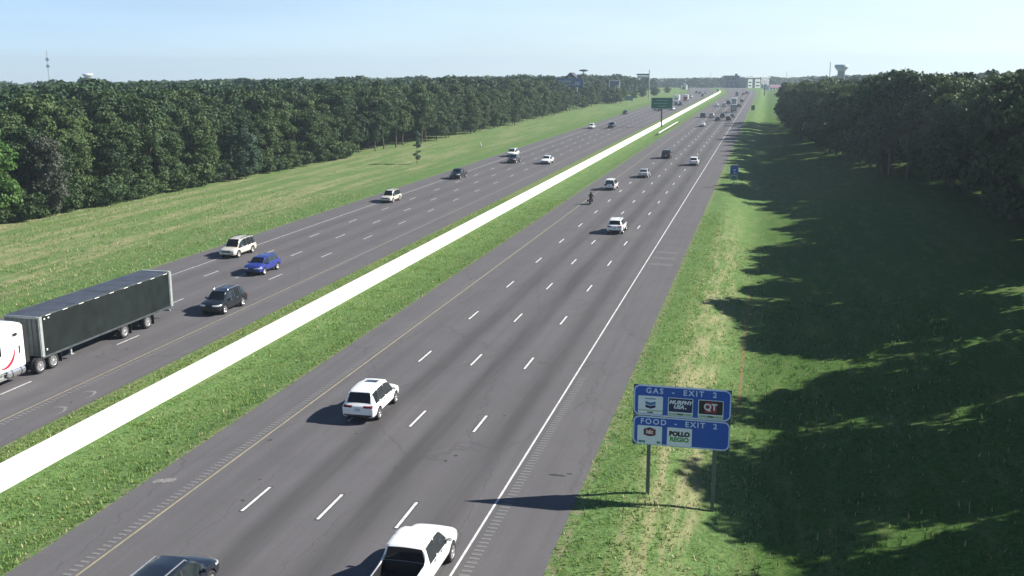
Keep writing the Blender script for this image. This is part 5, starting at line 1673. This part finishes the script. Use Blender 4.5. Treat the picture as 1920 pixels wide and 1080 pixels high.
# right hand trees
y = 18.0
right_n = 0
while y < 384:
    sp = np.interp(y, [0, 55, 70, 95, 130, 560], [5.0, 5.1, 5.9, 5.9, 5.0, 9.0])
    for row in range(2):
        yy = y + random.uniform(-1.3, 1.3); x = edge_right(yy) + 3.4 + row * 6.0 + random.uniform(-1.4, 1.2)
        if x > 26 + .33 * yy + (28 if yy < 150 else 16): continue
        sc = random.uniform(.88, 1.04) * float(np.interp(yy, [0, 160, 230, 330, 420, 560], [1.14, 1.12, 1.0, .92, .82, .76]))
        if row == 0 and yy < 120: lb, gg = 'dark tree near the right edge of the photo shading the grassy slope', 'nearest trees on the slope right of the highway'
        elif row == 0 and yy < 300: lb, gg = 'shaded dark tree in the middle of the front row right of the highway', 'middle front trees right of the highway'
        elif row == 0: lb, gg = 'small far tree in the front row where the right tree line nears the highway', 'far front trees right of the highway'
        else: lb, gg = 'sunlit treetop behind the front row right of the highway', 'second row trees right of the highway'
        if row == 1 and (yy > 330 or yy < 100 or (yy > 150 and random.random() < .3)): continue
        if 71 < yy < 82: sc *= .72
        if 108 < yy < 115: sc *= .8
        random.choice(tall + tall + full if yy < 110 else full + tall[:1]).place('tree', x, yy, float(ground_z(x, yy)), sc, random.uniform(0, 6.28), lb, 'tree', gg, random.uniform(.94, 1.07)); right_n += 1
    y += sp
full[3].place('tree', 41.2, 202, ground_z(41, 202), .96, 4.0, 'golden green taller tree standing up behind the right tree line', 'tree', None, 1.08, tint(full[3].crown, MT['leaf_gold']))
print('trees', cnt, right_n)


def mass(name, pts, kind_quads, m, seed, label, cat):
    """pts: (x,y,z,scale); one joined object"""
    r = np.random.default_rng(seed)
    protos = []
    for i in range(4):
        n_cl, n_leaf, leaf, W = kind_quads
        protos.append(crown(r, W, 1.0, 15.5, n_cl, n_leaf, leaf, .12, (1.1, 2.0)))
    V = []
    for (x, y, z, s) in pts:
        p = protos[r.integers(4)]; a = r.uniform(0, 6.28); ca, sa = math.cos(a), math.sin(a)
        top = p[:, 2].max(); dd = math.hypot(x - 22, y)
        sz = min(s * 1.08, (cap_z(x, y) - min(2.2, abs(r.normal(0, .9))) - z) / top); s = min(s, max(sz * 1.25, .45)) if dd < 900 else s
        if sz < .12: continue
        V.append(np.stack([(p[:, 0] * ca - p[:, 1] * sa) * s + x, (p[:, 0] * sa + p[:, 1] * ca) * s + y, p[:, 2] * sz + z], 1))
    V = np.concatenate(V).astype(np.float32)
    o = link_mesh(name, np_mesh(name, V, np.arange(len(V)).reshape(-1, 4), m))
    print(name, len(pts), len(V) // 4)
    return tag(o, label, cat, kind='stuff')


def grid_pts(x0, x1, y0, y1, sp, cond, s0, s1):
    out = []
    y = y0
    while y < y1:
        x = x0
        while x < x1:
            xx = x + random.uniform(-.42, .42) * sp; yy = y + random.uniform(-.42, .42) * sp
            if cond(xx, yy):
                out.append((xx, yy, float(ground_z(xx, yy)), random.uniform(s0, s1)))
            x += sp
        y += sp
    return out


inL = lambda x, y: x > 22 - .88 * y - 18
near = grid_pts(-330, -60, 60, 660, 6.6, lambda x, y: inL(x, y) and edge_left(y) - 95 < x < edge_left(y) - (24.5 if y < 300 else (13.5 if y < 420 else 8.5)), .88, 1.08)
near = [(x, y, z, s * float(np.interp(y, [60, 200, 330, 470, 640], [1.0, 1.0, .97, .90, .80]))) for x, y, z, s in near]
mass('near_woodland', near, (24, 56, .58, 8.6), MT['leaf_far'], 3, 'dense dark green woodland canopy stretching back from the left tree front', 'woodland')
mid = grid_pts(-760, -60, 90, 1000, 11.0, lambda x, y: inL(x, y) and x < edge_left(y) - 95 and math.hypot(x - 22, y) < 620, 1.0, 1.3)
mass('middle_woodland', mid, (16, 34, 1.15, 10.5), MT['leaf_far'], 4, 'hazier forest canopy beyond the near left woodland', 'woodland')
far = grid_pts(-1500, 700, 200, 2400, 26, lambda x, y: (x > 22 - .88 * y - 60) and math.hypot(x - 22, y) > 600 and x < 60 + .42 * y and not (-75 + curve_x(y) < x < 45 and y < 1250) and not (-40 < x < 60 and y < 1120), 1.05, 1.45)
mass('far_woodland', far, (12, 16, 3.2, 17.0), MT['leaf_far'], 5, 'bluish far woodland along the horizon', 'woodland')
rt = grid_pts(25, 260, 40, 395, 7.5, lambda x, y: edge_right(y) + 11 < x < edge_right(y) + 45 and y > 118 and x < 28 + .34 * y + 14, .88, 1.03)
rt = [(x, y, z, s * float(np.interp(y, [0, 160, 230, 330, 420, 600], [.98, .99, .97, .9, .76, .72]))) for x, y, z, s in rt]
mass('right_woodland', rt, (22, 44, .65, 9.0), MT['leaf_far'], 6, 'woodland canopy behind the tree rows right of the highway', 'woodland')
far_r = grid_pts(60, 420, 560, 1500, 20, lambda x, y: x < 60 + .42 * y and x > 62, .8, 1.1)
mass('far_right_woodland', far_r, (12, 16, 2.6, 15.0), MT['leaf_far'], 8, 'far woodland behind the shops and water tower on the right', 'woodland')
lowveg = grid_pts(-150, -62, 620, 960, 11, lambda x, y: x < -63 + float(curve_x(y)), .45, .8)
mass('roadside_thicket', lowveg, (12, 20, 1.6, 10.0), MT['leaf_far'], 9, 'lower hazy thicket beside the far left carriageway', 'thicket')


# grass tufts near the camera
def grass():
    areas = [(-11.6, -6.25, 30, 150, 14.0, 0.11), (-15.9, -12.95, 38, 150, 13.0, 0.12), (14.5, 17.5, 32, 140, 14.0, 0.10), (17.5, 22.5, 32, 120, 8.0, 0.11), (22.5, 36, 32, 90, 3.5, 0.2),
             (-46, -36.4, 66, 150, 3.0, 0.2), (-70, -46, 84, 150, 1.6, 0.22)]
    V = []; MI = []
    for x0, x1, y0, y1, dens, h in areas:
        n = int((x1 - x0) * (y1 - y0) * dens)
        y = y0 + (y1 - y0) * rng.random(n) ** 1.25; x = x0 + (x1 - x0) * rng.random(n)
        x = np.clip(x + rng.normal(0, .06, n), x0 - .12, x1 + .12)
        keep = (x > 22 - .88 * y - 4) & (x < 26 + .26 * y)
        x, y = x[keep], y[keep]; n = len(x)
        z = ground_z(x, y)
        for b in range(3):
            a = rng.uniform(0, 6.28, n); w = rng.uniform(.02, .05, n); hh = h * rng.uniform(.5, 1.35, n); ln = rng.uniform(.2, .9, n) * hh
            bx = x + rng.normal(0, .08, n); by = y + rng.normal(0, .08, n)
            dx, dy = np.cos(a), np.sin(a)
            p0 = np.stack([bx - dy * w, by + dx * w, z - .04], 1); p1 = np.stack([bx + dy * w, by - dx * w, z - .04], 1)
            p2 = np.stack([bx + dx * ln + dy * w * .3, by + dy * ln - dx * w * .3, z + hh], 1); p3 = np.stack([bx + dx * ln - dy * w * .3, by + dy * ln + dx * w * .3, z + hh], 1)
            V.append(np.stack([p0, p1, p2, p3], 1).reshape(-1, 3)); 
            dry = (rng.random(n) < (.35 if (x0 == 17.5) else (.25 if x0 < -30 else .07))).astype(int); MI.append(dry)
    V = np.concatenate(V); MI = np.concatenate(MI)
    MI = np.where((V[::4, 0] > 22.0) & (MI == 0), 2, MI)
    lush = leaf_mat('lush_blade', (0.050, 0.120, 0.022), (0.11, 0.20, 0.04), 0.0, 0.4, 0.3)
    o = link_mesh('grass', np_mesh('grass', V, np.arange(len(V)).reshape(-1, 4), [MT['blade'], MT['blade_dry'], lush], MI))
    tag(o, 'short rough green grass covering the median and the verges', 'grass', kind='stuff')
    print('grass', len(V) // 4)


grass()

# ------------------------------------------------------------ haze
mb = MB()
mb.box((0, 2300, -30), (6400, 5400, 172))
hz = mb.build('haze', [], None)
hm_ = bpy.data.materials.new('haze_air'); hm_.use_nodes = True
t = hm_.node_tree
for n_ in list(t.nodes): t.nodes.remove(n_)
out = t.nodes.new('ShaderNodeOutputMaterial'); pv = t.nodes.new('ShaderNodeVolumePrincipled')
pv.inputs['Color'].default_value = (0.72, 0.88, 1.0, 1)
pv.inputs['Density'].default_value = 0.00024
pv.inputs['Anisotropy'].default_value = 0.2
t.links.new(pv.outputs[0], out.inputs['Volume'])
hz.data.materials.append(hm_)
tag(hz, 'thin bluish haze over the whole scene', 'haze', kind='stuff')
